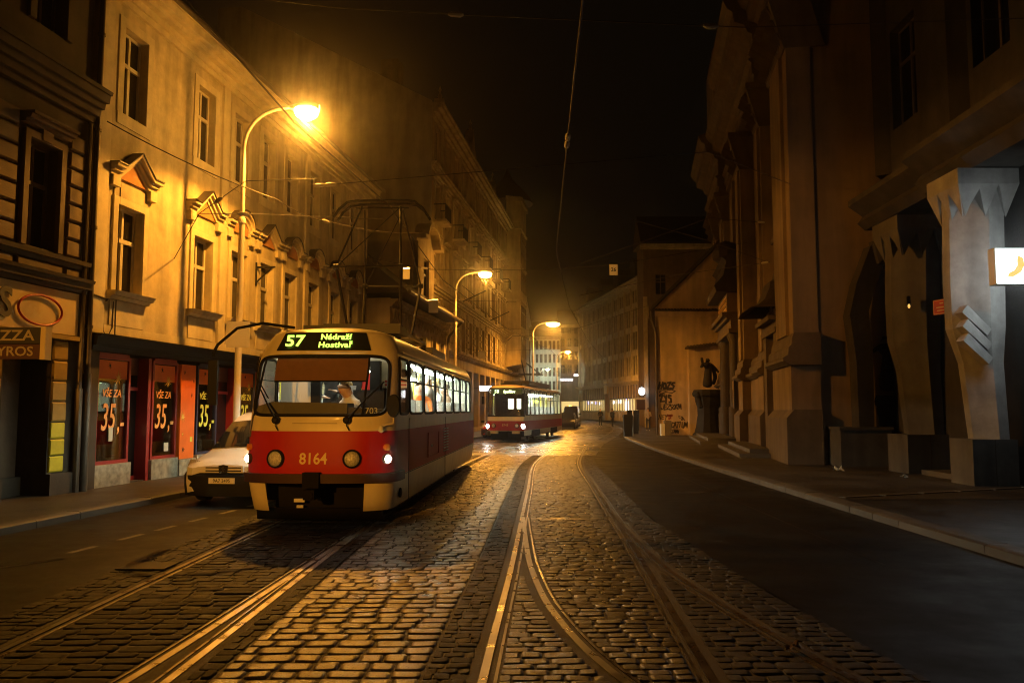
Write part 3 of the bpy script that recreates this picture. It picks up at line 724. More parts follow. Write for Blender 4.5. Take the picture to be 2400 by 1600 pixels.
# ---- low house with the deep tiled eaves
b2 = thing('low_house', 'low ochre house with deep dark eaves and a curved dormer beyond the townhouse', 'building', LP(18.3), TH)
holes = [(x - .45, x + .45, 3.7, 5.2) for x in (1.6, 3.8, 6.0, 8.2, 10.2)]
mb = MB(); wall_holes(mb, 0, 11.3, 0, 6.3, holes, .25, -1.0); mb.quad((0, -1, 0), (0, -1, 6.3), (0, 6, 6.3), (0, 6, 0)); mb.quad((11.3, -1, 0), (11.3, 6, 0), (11.3, 6, 6.3), (11.3, -1, 6.3)); mb.box(.1, 11.2, -.6, -.4, .1, 6.2)
mb.build('wall', 'ochre_facade', b2)
for x in (1.6, 3.8, 6.0, 8.2, 10.2):
    window(b2, x, -.8, 3.7, .9, 1.5, 'window_frame_dark', pieces=False); o = surround(x, .9, 3.7, 5.2, .12, .05, b2, 'ochre_trim'); o.location.y = -1
MB().prism([(-.3, -1.85, 6.5), (-.3, -1.75, 6.62), (-.3, 3.4, 10.6), (-.3, 6.3, 8.2), (-.3, 6.3, 6.4)], (11.9, 0, 0)).build('roof', 'roof_dark', b2)
mb = MB(); mb.tube([(-.3, -1.9, 6.5), (11.6, -1.9, 6.5)], .08, 8); mb.tube([(11.3, -1.9, 6.45), (11.35, -1.2, 5.7), (11.35, -1.12, 5.5), (11.35, -1.12, 0)], .07, 8); mb.build('gutter', 'pipe_metal', b2, smooth=40)
mb = MB(); mould(mb, 0, 11.3, 5.95, [(.1, .1), (.1, .2), (.12, .32)]); o = mb.build('cornice', 'ochre_trim', b2); o.location.y = -1
mb = MB()
for k in range(17):
    x = .5 + k * .64; mb.prism([(x - .2, -1.0, 5.88), (x - .2, -1.14, 5.8), (x, -1.2, 5.5), (x + .2, -1.14, 5.8), (x + .2, -1.0, 5.88), (x, -1.0, 5.42)], (0, 0, .05)); mb.lathe([(.02, -.16), (.1, -.06), (.02, 0)], 8, (x + .32, -1.02, 5.75), 'y')
mb.build('frieze_ornament', 'ochre_trim', b2)
dm = wall_holes(MB(), 5.2, 8.6, 6.6, 9.9, [(6.3, 7.5, 7.2, 9.2)], .2, -.9); dm.box(5.2, 8.6, -.65, 3, 6.6, 9.85)
dm.build('dormer', 'ochre_facade', b2); window(b2, 6.9, -.75, 7.2, 1.2, 2.0, 'window_frame_dark', pieces=False)
mb = MB()
pth = [(4.9, 9.9), (5.5, 9.95)] + [(6.9 - 1.3 * math.cos(t), 10.0 + .8 * math.sin(t)) for t in np.linspace(.2, PI - .2, 9)] + [(8.3, 9.95), (8.9, 9.9)]
for (xa, za), (xb, zb) in zip(pth[:-1], pth[1:]):
    mb.prism([(xa, -.6, za), (xb, -.6, zb), (xb, -.6, zb + .22), (xa, -.6, za + .22)], (0, -.75, 0)); mb.prism([(xa, -.6, 9.8), (xb, -.6, 9.8), (xb, -.6, zb), (xa, -.6, za)], (0, -.3, 0))
mb.build('dormer_pediment', 'ochre_trim', b2)

# ---- tall ornate apartment house with the fire wall
b3 = thing('apartment_house', 'tall ornate apartment house with a bare fire wall, gables and a corner oriel', 'building', LP(29.8), TH)
L3 = 42.0; BX = [1.6 + 2.75 * i for i in range(15)]
FL = [(5.55, 7.75), (9.2, 11.4), (12.7, 14.8), (16.2, 18.1)]
holes = [(x - .55, x + .55, a, b) for x in BX for a, b in FL] + [(x - 1.05, x + 1.05, .3, 4.3, .5) for x in BX]
mb = MB(); wall_holes(mb, 0, L3, 0, 19, holes, .25); mb.box(.1, L3 - .05, .55, .9, 0, 18.9)
mb.quad((L3, 0, 0), (L3, 14, 0), (L3, 14, 19), (L3, 0, 19)); mb.build('wall', 'ochre_facade', b3)
MB().prism([(-.05, -.1, 0), (-.05, 13, 0), (-.05, 13, 25.5), (-.05, 11.5, 25.5), (-.05, -.1, 19.2)], (-.3, 0, 0)).build('fire_wall', 'grey_facade', b3)
MB().prism([(0, -.5, 19), (0, 12, 25.3), (0, 12, 19)], (L3, 0, 0)).build('roof', 'roof_dark', b3)
for z, st in ((4.95, [(.12, .1), (.12, .25), (.1, .35)]), (8.3, [(.12, .12), (.12, .3), (.1, .45)]), (15.45, [(.1, .1), (.12, .28), (.08, .36)]), (18.5, [(.15, .15), (.2, .4), (.2, .65), (.1, .75)])):
    mb = MB(); mould(mb, -.1, L3 + .1, z, st); mb.build('cornice', 'ochre_trim', b3)
for i, x in enumerate(BX):
    for k, (a, b) in enumerate(FL):
        window(b3, x, .15, a, 1.1, b - a, 'window_frame_dark', tr=.66, pieces=False)
        o = surround(x, 1.1, a, b, .16, .08, b3, 'ochre_trim')
        if k in (1, 2):
            mb = MB(); mould(mb, x - .85, x + .85, b + .22, [(.08, .15), (.08, .3)]); mb.build('window_hood', 'ochre_trim', o)
        if k == 2 and i % 2 == 0:
            mb = MB(); mb.box(x - .8, x + .8, -.75, 0, a - .28, a - .12); mb.build('balcony_slab', 'ochre_trim', b3)
            mb = MB()
            for q in range(9): mb.tube([(x - .76 + q * .19, -.7, a - .12), (x - .76 + q * .19, -.7, a + .75)], .025, 4)
            mb.tube([(x - .8, -.02, a + .75), (x - .8, -.72, a + .75), (x + .8, -.72, a + .75), (x + .8, -.02, a + .75)], .035, 5); mb.build('balcony_railing', 'iron', b3)
    if i % 2 == 1:
        MB().box(x - 1.375 - .2, x - 1.375 + .2, -.14, .01, 8.65, 18.5).build('pilaster', 'ochre_trim', b3)
rb_ = blk.mesh('stone_block', 'ochre_trim')
for x in BX:
    blocks(x - 1.36, x - .76, 5.3, 8.25, 6, rb_, .07, .08, b3)
def gable(x, w, z0, h, parent=b3):
    mb = MB(); mb.prism([(x - w, -.05, z0), (x + w, -.05, z0), (x + w * .8, -.05, z0 + h * .25), (x + w * .55, -.05, z0 + h * .45), (x + w * .3, -.05, z0 + h * .6), (x, -.05, z0 + h), (x - w * .3, -.05, z0 + h * .6), (x - w * .55, -.05, z0 + h * .45), (x - w * .8, -.05, z0 + h * .25)], (0, .6, 0))
    mb.lathe([(.05, 0), (.16, .2), (.05, .45), (.1, .6), (0, .9)], 8, (x, .2, z0 + h - .1)); mb.build('gable', 'ochre_facade', parent)
gable(3.2, 1.5, 19.1, 1.6); gable(13.6, 2.2, 19.1, 3.2); gable(24.4, 1.9, 19.1, 2.4)
MB().box(7.2, 8.6, 4, 5.2, 20, 25.2).build('chimney', 'brown_stone', b3); MB().box(18.5, 19.6, 4, 5, 20, 25.6).build('chimney', 'brown_stone', b3)
mb = MB(); mb.prism([(31.5, -.0, 5.6), (32.2, -1.3, 5.9), (37.2, -1.3, 5.9), (37.9, 0, 5.6)], (0, 0, 16)); mb.build('oriel', 'ochre_facade', b3)
MB().prism([(31.3, -.0, 21.6), (32.1, -1.5, 21.6), (37.3, -1.5, 21.6), (38.1, 0, 21.6)], (0, 0, .4)).build('cornice', 'ochre_trim', b3)
MB().lathe([(2.6, 0), (2.2, .7), (1.4, 1.6), (.6, 2.4), (.25, 3.1), (0, 4.0)], 12, (34.7, .3, 22)).build('turret_roof', 'roof_dark', b3, smooth=40)
for z in (6.6, 9.6, 13, 16.6):
    for x in (33.3, 34.7, 36.1): o = window(b3, x, -1.36, z, .9, 2.0, 'window_frame_dark', tr=.66, pieces=False)
    mb = MB(); mb.prism([(31.4, -.0, z + 2.3), (32.1, -1.42, z + 2.3), (37.3, -1.42, z + 2.3), (38.0, 0, z + 2.3)], (0, 0, .18)); mb.build('string_course', 'ochre_trim', b3)
for i, x in enumerate(BX):
    o = window(b3, x, .35, .3, 2.1, 4.0, 'window_frame_dark', tr=.75, mull=1, pieces=False, name='shop_window')
# lit shop parts along the tall house
def sign_box(name, s, z, w, h, m, label, y=-.45, txt=None, tm='black_paint', d=.16):
    p = LP(s); t = thing(name, label, 'shop sign', (p[0] + y * -.9916, p[1] + y * .1292, z), TH)
    MB().box(-w/2, w/2, -d/2, d/2, 0, h).build('sign_case', 'black_paint', t); MB().box(-w/2 + .03, w/2 - .03, -d/2 - .012, -d/2 - .003, .03, h - .03).build('lit_face', m, t)
    if txt: text(txt, h * .6, tm, t, (0, -d/2 - .016, h / 2))
    return t
def proj_sign(name, loc, w, h, m, label, txt=None, tm='black_paint', size=None):
    t = thing(name, label, 'shop sign', loc); MB().box(-w/2, w/2, -.08, .08, 0, h).build('sign_case', 'black_paint', t)
    MB().box(-w/2 + .03, w/2 - .03, -.096, -.083, .03, h - .03).build('lit_face', m, t)
    MB().box(-w/2 - .5, -w/2, -.03, .03, h * .45, h * .55).build('bracket', 'iron', t)
    if txt: text(txt, size or h * .55, tm, t, (0, -.1, h / 2), bold=.004)
    return t
proj_sign('shop_sign', (-1.92, 60, 3.05), .95, .42, 'shop_lit_white', 'white lit shop sign hung beside the destination board of the farther tram')
proj_sign('shop_sign', (-3.05, 54, 2.95), .75, .40, 'shop_lit_white', 'white lit shop sign just behind the tail of the nearer tram')
for s, w, m in ((41.5, 1.7, 'shop_lit_cyan'), (44.2, 1.6, 'shop_lit_warm')):
    MB().box(s - 29.8 - w/2, s - 29.8 + w/2, .30, .33, .8, 3.0).build('lit_showcase', m, b3)
# iron awning frame and flag brackets on the oriel house
mb = MB(); mb.box(38.3, 41.5, -2.6, -.1, 5.2, 5.3); mb.tube([(38.4, -2.5, 5.25), (38.4, 0, 7.2)], .04, 5); mb.tube([(41.4, -2.5, 5.25), (41.4, 0, 7.2)], .04, 5); mb.build('door_canopy', 'iron', b3)
for x in (9.5, 21.5):
    mb = MB(); mb.tube([(x, -.05, 8.9), (x, -1.6, 9.6)], .04, 5); mb.tube([(x, -.05, 10.0), (x, -.9, 9.3)], .02, 4); mb.lathe([(0, 0), (.08, .06), (0, .14)], 6, (x, -1.62, 9.55)); mb.build('flag_bracket', 'iron', b3)

# ---- farther houses closing the street
b4 = thing('corner_house', 'plain brown house behind the third street lamp on the bend', 'building', (.9, 88.6, .1), math.atan2(46, 1.9))
holes = [(x - .6, x + .6, a, a + 2) for x in np.arange(2, 44, 3.2) for a in (5.2, 8.6, 12)]
mb = MB(); wall_holes(mb, 0, 46, 0, 15.5, holes, .25); mb.quad((0, 0, 0), (0, 0, 15.5), (0, 10, 15.5), (0, 10, 0)); mb.box(.1, 45.9, .4, .8, 0, 15.4); mb.build('wall', 'grey_facade', b4)
MB().prism([(-.2, -.4, 15.5), (-.2, 5, 19.5), (-.2, 10, 15.5)], (46.4, 0, 0)).build('roof', 'roof_dark', b4)
mb = MB(); mould(mb, -.1, 46, 15.1, [(.15, .2), (.15, .4)]); mb.build('cornice', 'grey_trim', b4)
for x in np.arange(2, 44, 3.2):
    for a in (5.2, 8.6, 12): window(b4, float(x), .15, a, 1.2, 2.0, 'window_frame_dark', pieces=False)
def block_house(name, label, x0, x1, y, H, rows, cols, wm, fm, w=.9, h=1.5, z0=4.2, pitch=2.4, pane='pane_dark'):
    b = thing(name, label, 'building', (x0, y, 0)); W_ = x1 - x0
    xs = [W_ * (i + .5) / cols for i in range(cols)]; zs = [z0 + pitch * k for k in range(rows)]
    mb = wall_holes(MB(), 0, W_, 0, H, [(x - w/2, x + w/2, z, z + h) for x in xs for z in zs], .25); mb.box(.1, W_ - .1, .35, 8, .1, H - .1)
    mb.quad((0, 0, 0), (0, 0, H), (0, 8, H), (0, 8, 0)); mb.build('wall', wm, b)
    for x in xs:
        for z in zs: window(b, x, .14, z, w, h, fm, pieces=False, bar=.06)
    mb = MB(); mould(mb, -.1, W_ + .1, H - .5, [(.2, .15), (.2, .35), (.1, .45)]); mb.build('cornice', fm if fm == 'pale_facade' else 'grey_trim', b)
    MB().prism([(-.2, -.5, H), (-.2, 4, H + 3), (-.2, 8, H)], (W_ + .4, 0, 0)).build('roof', 'roof_dark', b)
    return b
bw = block_house('pale_office_block', 'pale greenish white office block closing the far end of the street', 3.2, 8.3, 140, 14.2, 5, 7, 'pale_facade', 'window_frame_dark', w=.42, h=1.5, z0=2.8, pitch=2.3)
bb = block_house('brown_shop_house', 'brown house with two rows of lights over its shop beside the pale block', 8.5, 12.2, 147, 17, 4, 3, 'brown_stone', 'window_frame_dark', w=.8, h=1.6, z0=8.2, pitch=2.4)
MB().box(.2, 2.4, -.12, -.02, 6.9, 7.25).build('lit_sign_strip', 'shop_lit_white', bb); MB().box(2.6, 3.5, -.12, -.02, 7.7, 8.05).build('lit_sign_strip', 'shop_lit_white', bb)
MB().box(.1, 3.6, -.08, -.02, 1.2, 3.2).build('lit_shop_front', 'shop_lit_warm', bb)
# ------------------------------------------------------------------ right side of the street
# ---- long shop building behind the pedestrians
TR = math.atan2(-.9909, .1346)
rb = thing('long_office_building', 'long grey building with tall paired windows over a lit glazed shop floor', 'building', (11.7, 144, .1), TR)
LR = 40.0; XR = [2.2 + 3.3 * i for i in range(12)]
FR = [(6.2, 8.8), (9.6, 12.0), (12.8, 15.2), (15.9, 17.6)]
holes = [(x + d - .42, x + d + .42, a, b) for x in XR for d in (-.62, .62) for a, b in FR] + [(1.0, 18.2, .5, 5.0, .5), (18.6, 20.8, 0, 4.0, .6), (21.4, 38.6, .5, 5.0, .5)]
mb = MB(); wall_holes(mb, 0, LR, 0, 19, holes, .25); mb.box(.1, LR - .1, .9, 1.3, 0, 18.8); mb.box(.1, LR - .1, .4, .9, 5.3, 18.8)
mb.quad((LR, 0, 0), (LR, 12, 0), (LR, 12, 19), (LR, 0, 19)); mb.build('wall', 'grey_facade', rb)
for x in XR:
    for d in (-.62, .62):
        for a, b in FR: window(rb, x + d, .14, a, .84, b - a, 'window_frame_dark', pieces=False, mull=0)
    MB().box(x - 1.65 - .16, x - 1.65 + .16, -.16, .01, 5.6, 18).build('pilaster', 'grey_trim', rb)
for z, st in ((5.15, [(.1, .15), (.15, .35), (.1, .55)]), (18.2, [(.2, .2), (.25, .5), (.2, .8)])):
    mb = MB(); mould(mb, -.1, LR + .1, z, st); mb.build('cornice', 'grey_trim', rb)
MB().prism([(-.2, -.7, 19), (-.2, 5, 23), (-.2, 12, 19)], (LR + .4, 0, 0)).build('roof', 'roof_dark', rb)
for k in range(4):
    x = 6 + 9 * k; mb = MB(); mb.box(x - 1.1, x + 1.1, .4, 3, 19, 21.2); mb.prism([(x - 1.3, .3, 21.2), (x, .3, 22.3), (x + 1.3, .3, 21.2)], (0, 3, 0)); mb.build('dormer', 'roof_dark', rb)
for (a, c) in ((1.0, 18.2), (21.4, 38.6)):
    MB().box(a, c, .44, .47, 1.5, 3.15).build('lit_interior', 'shop_lit_warm', rb); MB().box(a, c, .44, .47, 3.2, 5.0).build('shop_header', 'brown_stone', rb)
    n = 13
    for i in range(n + 1):
        x = a + (c - a) * i / n; MB().box(x - .07, x + .07, .05, .2, .5, 5.0).build('mullion', 'ochre_trim', rb)
    for i in range(n * 2 + 1):
        x = a + (c - a) * i / (n * 2); MB().box(x - .06, x + .06, -.55, -.45, .1, 1.25).build('baluster', 'ochre_trim', rb)
    MB().box(a, c, -.6, -.4, 1.25, 1.36).build('handrail', 'ochre_trim', rb)
    MB().box(a, c, .0, .2, 3.12, 3.24).build('transom', 'black_paint', rb)
for x, z, w, h, m in ((4.5, 2.7, .4, .35, 'shop_lit_blue'), (6.3, 2.5, .5, .5, 'shop_lit_blue'), (8.8, 2.6, .5, .35, 'shop_lit_white'), (11.5, 2.5, .45, .45, 'shop_lit_blue'), (14.0, 2.4, .6, .4, 'shop_lit_white'),
                       (23.0, 2.5, .8, .4, 'shop_lit_white'), (26.2, 2.5, 1.3, .5, 'shop_lit_white'), (30.0, 1.5, 1.2, 1.3, 'shop_lit_white'), (30.0, 2.85, .7, .25, 'shop_lit_blue'), (36.2, 2.4, .5, .4, 'shop_lit_white')):
    MB().box(x - w/2, x + w/2, .25, .28, z, z + h).build('lit_display', m, rb)
MB().box(18.7, 20.7, -.2, .1, 4.0, 5.9).build('sign_board', 'sign_cream', rb); MB().box(18.7, 20.7, .5, .56, 0, 4).build('door', 'shop_red', rb)

# ---- plain house with the wall lantern
rc = thing('lantern_house', 'narrow plain house with a white globe lantern beside the graffiti gable', 'building', (12.15, 75, .1), 0)
mb = wall_holes(MB(), 0, 9, 0, 17, [(x - .5, x + .5, a, a + 1.9) for x in (1.6, 4.2, 6.8) for a in (5.0, 8.6, 12.2)], .25); mb.box(.05, 8.9, .4, 4, .1, 16.9); mb.quad((0, 0, 0), (.3, 4, 0), (.3, 4, 17), (0, 0, 17)); mb.build('wall', 'brown_stone', rc)
for x in (1.6, 4.2, 6.8):
    for a in (5.0, 8.6, 12.2): window(rc, x, .14, a, 1.0, 1.9, 'window_frame_dark', pieces=False)
mb = MB(); mould(mb, -.3, 9, 16.4, [(.2, .2), (.25, .45)]); mb.build('cornice', 'grey_trim', rc)
MB().prism([(-.3, -.5, 17), (-.3, 2, 20), (-.3, 4.5, 17)], (9.5, 0, 0)).build('roof', 'roof_dark', rc)
MB().box(-.06, .32, -.1, .0, .0, 12).build('pilaster', 'grey_trim', rc)
ln = thing('wall_lantern', 'white glowing globe lantern on the wall at the edge of the graffiti gable', 'lantern', (11.75, 74.3, 3.0))
MB().lathe([(.02, 0), (.24, .1), (.3, .35), (.24, .62), (.05, .72)], 14).build('globe', 'shop_lit_white', ln, smooth=60)
mb = MB(); mb.tube([(.45, .65, .1), (.2, .3, -.05), (0, 0, 0)], .04, 6); mb.lathe([(.12, 0), (.05, .12), (.02, .3)], 8, (0, 0, .72)); mb.build('bracket', 'iron', ln)
si = thing('shop_sign', 'red and white shop sign board under the globe lantern', 'shop sign', (11.35, 73.0, 1.5))
MB().box(-.3, .45, -.08, .08, .2, 1.1).build('sign_case', 'sign_maroon', si); MB().box(-.5, .5, -.1, .1, 1.1, 1.25).build('sign_cap', 'white_sign', si)

# ---- gabled house with the graffiti
gh = thing('gable_house', 'plastered gable house covered in dark graffiti tags beside the church', 'building', (9.12, 52, .1), 0)
MB().prism([(0, 0, 0), (5.2, 0, 0), (5.2, 0, 13.1), (0, 0, 8.05)], (2.5, 12, 0)).build('wall', 'gable_plaster', gh)
mb = MB(); mb.prism([(-.35, -.3, 7.85), (-.25, -.3, 8.15), (5.3, -.3, 13.6), (5.3, -.3, 13.3)], (2.6, 12.6, 0)); mb.build('roof', 'roof_dark', gh)
mb = MB(); mould(mb, 0, 5.2, 7.55, [(.1, .06), (.1, .14), (.08, .2)]); mb.build('cornice', 'gable_plaster', gh)
tile = MB().prism([(-.1, 0, 0), (.1, 0, 0), (.08, 0, .06), (0, 0, .1), (-.08, 0, .06)], (0, -.36, -.14)).mesh('roof_tile', 'roof_dark')
for i in range(26): obj('roof_tile', tile, gh, (.1 + i * .2, .05, 7.98 + random.uniform(-.012, .012)), (0, 0, random.uniform(-.05, .05)))
mb = MB(); mb.tube([(-.3, -.3, 7.85), (-.25, -.25, 7.3), (-.02, -.12, 6.7), (.02, -.12, 6.3), (.02, -.12, 0)], .075, 8)
for z in (1, 3, 5): mb.lathe([(.1, 0), (.1, .08)], 8, (.02, -.12, z))
mb.build('downpipe', 'pipe_metal', gh, smooth=40)
mb = MB(); mb.tube([(-.45, -.35, 7.4), (-.45, -.35, 8.2)], .05, 6); mb.build('gutter', 'pipe_metal', gh)
# graffiti: painted strokes lying on the plaster
GLY = {'H': [[(0, 0), (.05, 1)], [(.55, 0), (.6, 1)], [(-.1, .45), (.75, .6)]], 'O': [[(.3 + .3 * math.cos(t), .45 + .42 * math.sin(t)) for t in np.linspace(0, 6.3, 11)]],
       'Z': [[(0, .9), (.6, 1), (0, .05), (.7, .1)]], 'S': [[(.6, .9), (.2, 1), (.05, .7), (.5, .45), (.45, .05), (0, 0)]], 'C': [[(.6, .85), (.2, .95), (0, .5), (.2, .05), (.6, .15)]],
       'A': [[(0, 0), (.3, 1), (.6, 0)], [(.1, .4), (.55, .45)]], 'T': [[(.3, 0), (.32, 1)], [(-.05, .95), (.7, 1.05)]], 'I': [[(.15, 0), (.2, 1)]], 'U': [[(0, 1), (.05, .1), (.45, .0), (.55, 1)]],
       'M': [[(0, 0), (.1, 1), (.35, .3), (.6, 1), (.7, 0)]], 'N': [[(0, 0), (.05, 1), (.5, 0), (.55, 1)]], 'K': [[(0, 0), (.05, 1)], [(.6, 1), (.05, .5), (.65, 0)]], 'E': [[(.6, 1), (.05, .95), (0, 0), (.6, .05)], [(0, .5), (.5, .55)]],
       'J': [[(.5, 1), (.45, .1), (.1, 0), (0, .3)]], 'Y': [[(0, 1), (.3, .5), (.6, 1)], [(.3, .5), (.2, -.2)]], '~': [[(0, 0), (.5, .25), (1.2, .2), (2.2, .35), (3.0, .15), (2.4, -.1), (1.2, -.05), (.2, -.3), (1.0, -.2)]]}
def graffiti(word, x, z, h, m='graffiti', slant=.12, w=.06, adv=.62):
    mb = MB(); r = random.Random(sum(map(ord, word))); cx = x
    for ch in word:
        for st in GLY[ch]:
            pts = [(cx + px * h * .8 + pz * h * slant + r.gauss(0, .012), z + pz * h + r.gauss(0, .015)) for px, pz in st]
            for (xa, za), (xb, zb) in zip(pts[:-1], pts[1:]):
                d = Vector((xb - xa, zb - za)); n_ = Vector((-d.y, d.x)).normalized() * w; e = d.normalized() * w * .6
                mb.quad((xa - e.x + n_.x, -.006, za - e.y + n_.y), (xa - e.x - n_.x, -.006, za - e.y - n_.y), (xb + e.x - n_.x, -.006, zb + e.y - n_.y), (xb + e.x + n_.x, -.006, zb + e.y + n_.y))
        cx += h * adv * .8 + h * .12
    return mb.build('graffiti_tag', m, gh)
graffiti('HOZS', .18, 2.92, .42); graffiti('~', .22, 2.72, .42, w=.03)
graffiti('ZYS', .3, 2.1, .42, slant=-.2); graffiti('JEZSOKM', .32, 1.62, .34, w=.03, adv=.5)
graffiti('NEY', .16, 1.0, .3, w=.022); graffiti('EMAKE', .66, 1.18, .12, 'graffiti_red', w=.022, adv=.7); graffiti('UN', .78, 1.0, .12, 'graffiti_red', w=.02, adv=.7)
graffiti('CATIUM', .92, .48, .34, w=.035, adv=.46); graffiti('SN', 1.55, .95, .25, w=.02, slant=-.7); graffiti('KZAMN', .82, .14, .2, w=.025)
# lower wall in front of the gable, with its own tile coping
gw = thing('niche_wall', 'lower plastered wall with a tiled coping behind the dark statue', 'wall', (11.15, 51.55, .1), 0)
MB().prism([(0, 0, 0), (2.6, 0, 0), (2.6, 0, 5.75), (0, 0, 5.45)], (0, .45, 0)).build('wall', 'gable_plaster', gw)
MB().prism([(-.15, -.12, 5.44), (2.6, -.12, 5.76), (2.6, -.12, 5.88), (-.15, -.12, 5.56)], (0, .6, 0)).build('coping', 'roof_dark', gw)
for i in range(13): obj('roof_tile', tile, gw, (-.05 + i * .2, -.02, 5.55 + i * .2 * .122), (0, R(-7), 0))
# rubbish bin by the corner
bi = thing('rubbish_bin', 'squat rubbish bin with a pale front below the graffiti', 'bin', (9.5, 51.2, .115))
MB().box(-.02, .38, -.2, .3, 0, .82).build('body', 'bin_grey', bi); MB().box(-.26, -.03, -.22, .28, 0, .72).build('side_panel', 'white_panel', bi); MB().prism([(-.05, -.23, .83), (.41, -.23, .83), (.36, -.2, .93), (0, -.2, .93)], (0, .55, 0)).build('lid', 'bin_grey', bi)

# ---- baroque church
TC = math.atan2(-.9875, -.1576)
def CP(s, y=0, z=.11): return (13.5 - .1576 * s + .9875 * y, 52 - .9875 * s - .1576 * y, z)
ch = thing('church', 'tall dark baroque church with giant pilasters and a heavy broken cornice', 'church', CP(0), TC)
LC = 28.2
holes = [(7.6, 10.6, 9.4, 14.2, .5), (22.9, 24.4, 8.0, 12.2, .5), (7.8, 11.2, .3, 5.0, .8), (22.6, 24.5, .3, 4.4, .6)]
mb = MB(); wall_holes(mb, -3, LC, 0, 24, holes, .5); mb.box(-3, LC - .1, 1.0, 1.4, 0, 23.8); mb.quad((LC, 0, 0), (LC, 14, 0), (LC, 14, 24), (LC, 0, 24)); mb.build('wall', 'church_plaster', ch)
for a, c, z0, h in ((7.6, 10.6, 9.4, 4.8), (22.9, 24.4, 8.0, 4.2)):
    window(ch, (a + c) / 2, .4, z0, c - a, h, 'window_frame_dark', tr=.7, pieces=True)
    mb = MB(); mb.box(a - .3, a, -.14, .01, z0 - .2, z0 + h + .35); mb.box(c, c + .3, -.14, .01, z0 - .2, z0 + h + .35); mb.box(a, c, -.14, .01, z0 + h, z0 + h + .35); mb.build('window_surround', 'church_plaster', ch)
    mb = MB(); mould(mb, a - .45, c + .45, z0 - .75, [(.2, .15), (.2, .3), (.15, .4)]); mb.build('sill', 'church_stone', ch)
for a, c, H in ((7.8, 11.2, 4.7), (22.6, 24.5, 4.1)):
    d = MB().box(a, c, .6, .7, .3, H).build('door', 'window_frame_dark', ch)
    mb = MB()
    for i in (0, 1):
        for k in range(3):
            x = a + (c - a) * (i + .5) / 2; mb.box(x - (c - a) * .17, x + (c - a) * .17, .56, .6, .6 + k * H / 3.4, .6 + k * H / 3.4 + H / 4.4)
    mb.build('door_panel', 'shop_brown', d)
PIL = [(-2.4, 4.9, .35), (13.7, 15.4, .6), (15.4, 19.9, .25), (19.9, 21.2, .5), (25.0, 28.25, .7)]
for a, c, p in PIL:
    flat = c - a > 4 and a > 0
    # plinth, die, stepped moulding, shaft
    mb = MB(); mb.box(a - .25, c + .25, -p - .3, .01, 0, 1.35); mb.prism([(a - .25, -p - .3, 1.35), (a - .25, -p - .08, 1.6), (a - .25, .01, 1.6), (a - .25, .01, 1.35)], (c - a + .5, 0, 0)); mb.build('plinth', 'church_stone', ch)
    MB().box(a - .1, c + .1, -p - .12, .01, 1.58, 2.9).build('pedestal_die', 'church_plaster', ch)
    mb = MB(); yz = [(.01, 2.9), (-p - .18, 2.9), (-p - .36, 3.02), (-p - .36, 3.12), (-p - .22, 3.2), (-p - .2, 3.42), (-p - .12, 3.5), (-p - .1, 3.7), (-p - .04, 3.85), (.01, 3.85)]
    mb.prof(yz, a - .3, c + .3); mb.build('pedestal_moulding', 'church_stone', ch)
    if not flat:
        w = (c - a) if c - a < 4 else 1.9
        for x0 in ([a] if c - a < 4 else [a + .2, c - w - .1]):
            x1 = x0 + w
            mb = MB(); mb.box(x0, x1, -p, .01, 3.85, 12.6); mb.box(x0 + w * .22, x1 - w * .22, -p - .1, -p + .01, 3.85, 12.6); mb.build('pilaster', 'church_plaster', ch)
            mb = MB(); mb.prism([(x0 - .02, -p - .05, 12.6), (x1 + .02, -p - .05, 12.6), (x1 + .28, -p - .5, 14.0), (x0 - .28, -p - .5, 14.0)], (0, p + .5, 0)); mb.box(x0 - .34, x1 + .34, -p - .55, .0, 14.0, 14.25)
            r = random.Random(int(a * 10))
            for k in range(int(w * 5)):
                for q in range(3):
                    lx = x0 + (k + .5) * w / int(w * 5); mb.prism([(lx - .12, -p - .1 - q * .12, 12.75 + q * .42), (lx + .12, -p - .1 - q * .12, 12.75 + q * .42), (lx + .08, -p - .28 - q * .14, 13.1 + q * .42), (lx, -p - .42 - q * .14, 12.98 + q * .42), (lx - .08, -p - .28 - q * .14, 13.1 + q * .42)], (0, .1, .03))
            mb.build('capital', 'church_stone', ch)
def entab(a, c, p):
    yz = [(.01, 14.25), (-p - .1, 14.25), (-p - .1, 14.6), (-p - .18, 14.62), (-p - .18, 15.05), (-p - .32, 15.2), (-p - .12, 15.3), (-p - .12, 16.2), (-p - .3, 16.3), (-p - .42, 16.6), (-p - .8, 16.75), (-p - .85, 17.15), (-p - 1.05, 17.3), (-p - 1.2, 17.6), (-p - 1.2, 17.7), (.01, 18.1)]
    MB().prof(yz, a, c).build('entablature', 'church_stone', ch)
entab(-3, 5.2, .5); entab(5.2, 13.4, .1); entab(13.4, 21.5, .62); entab(21.5, 24.7, .1); entab(24.7, 28.6, .8)
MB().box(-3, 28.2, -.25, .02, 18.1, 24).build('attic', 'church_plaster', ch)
for a, c in ((-2, 3), (14, 15.6), (19.6, 21.2), (25, 28)): MB().box(a, c, -.6, -.2, 18.1, 23.9).build('attic_pilaster', 'church_plaster', ch)
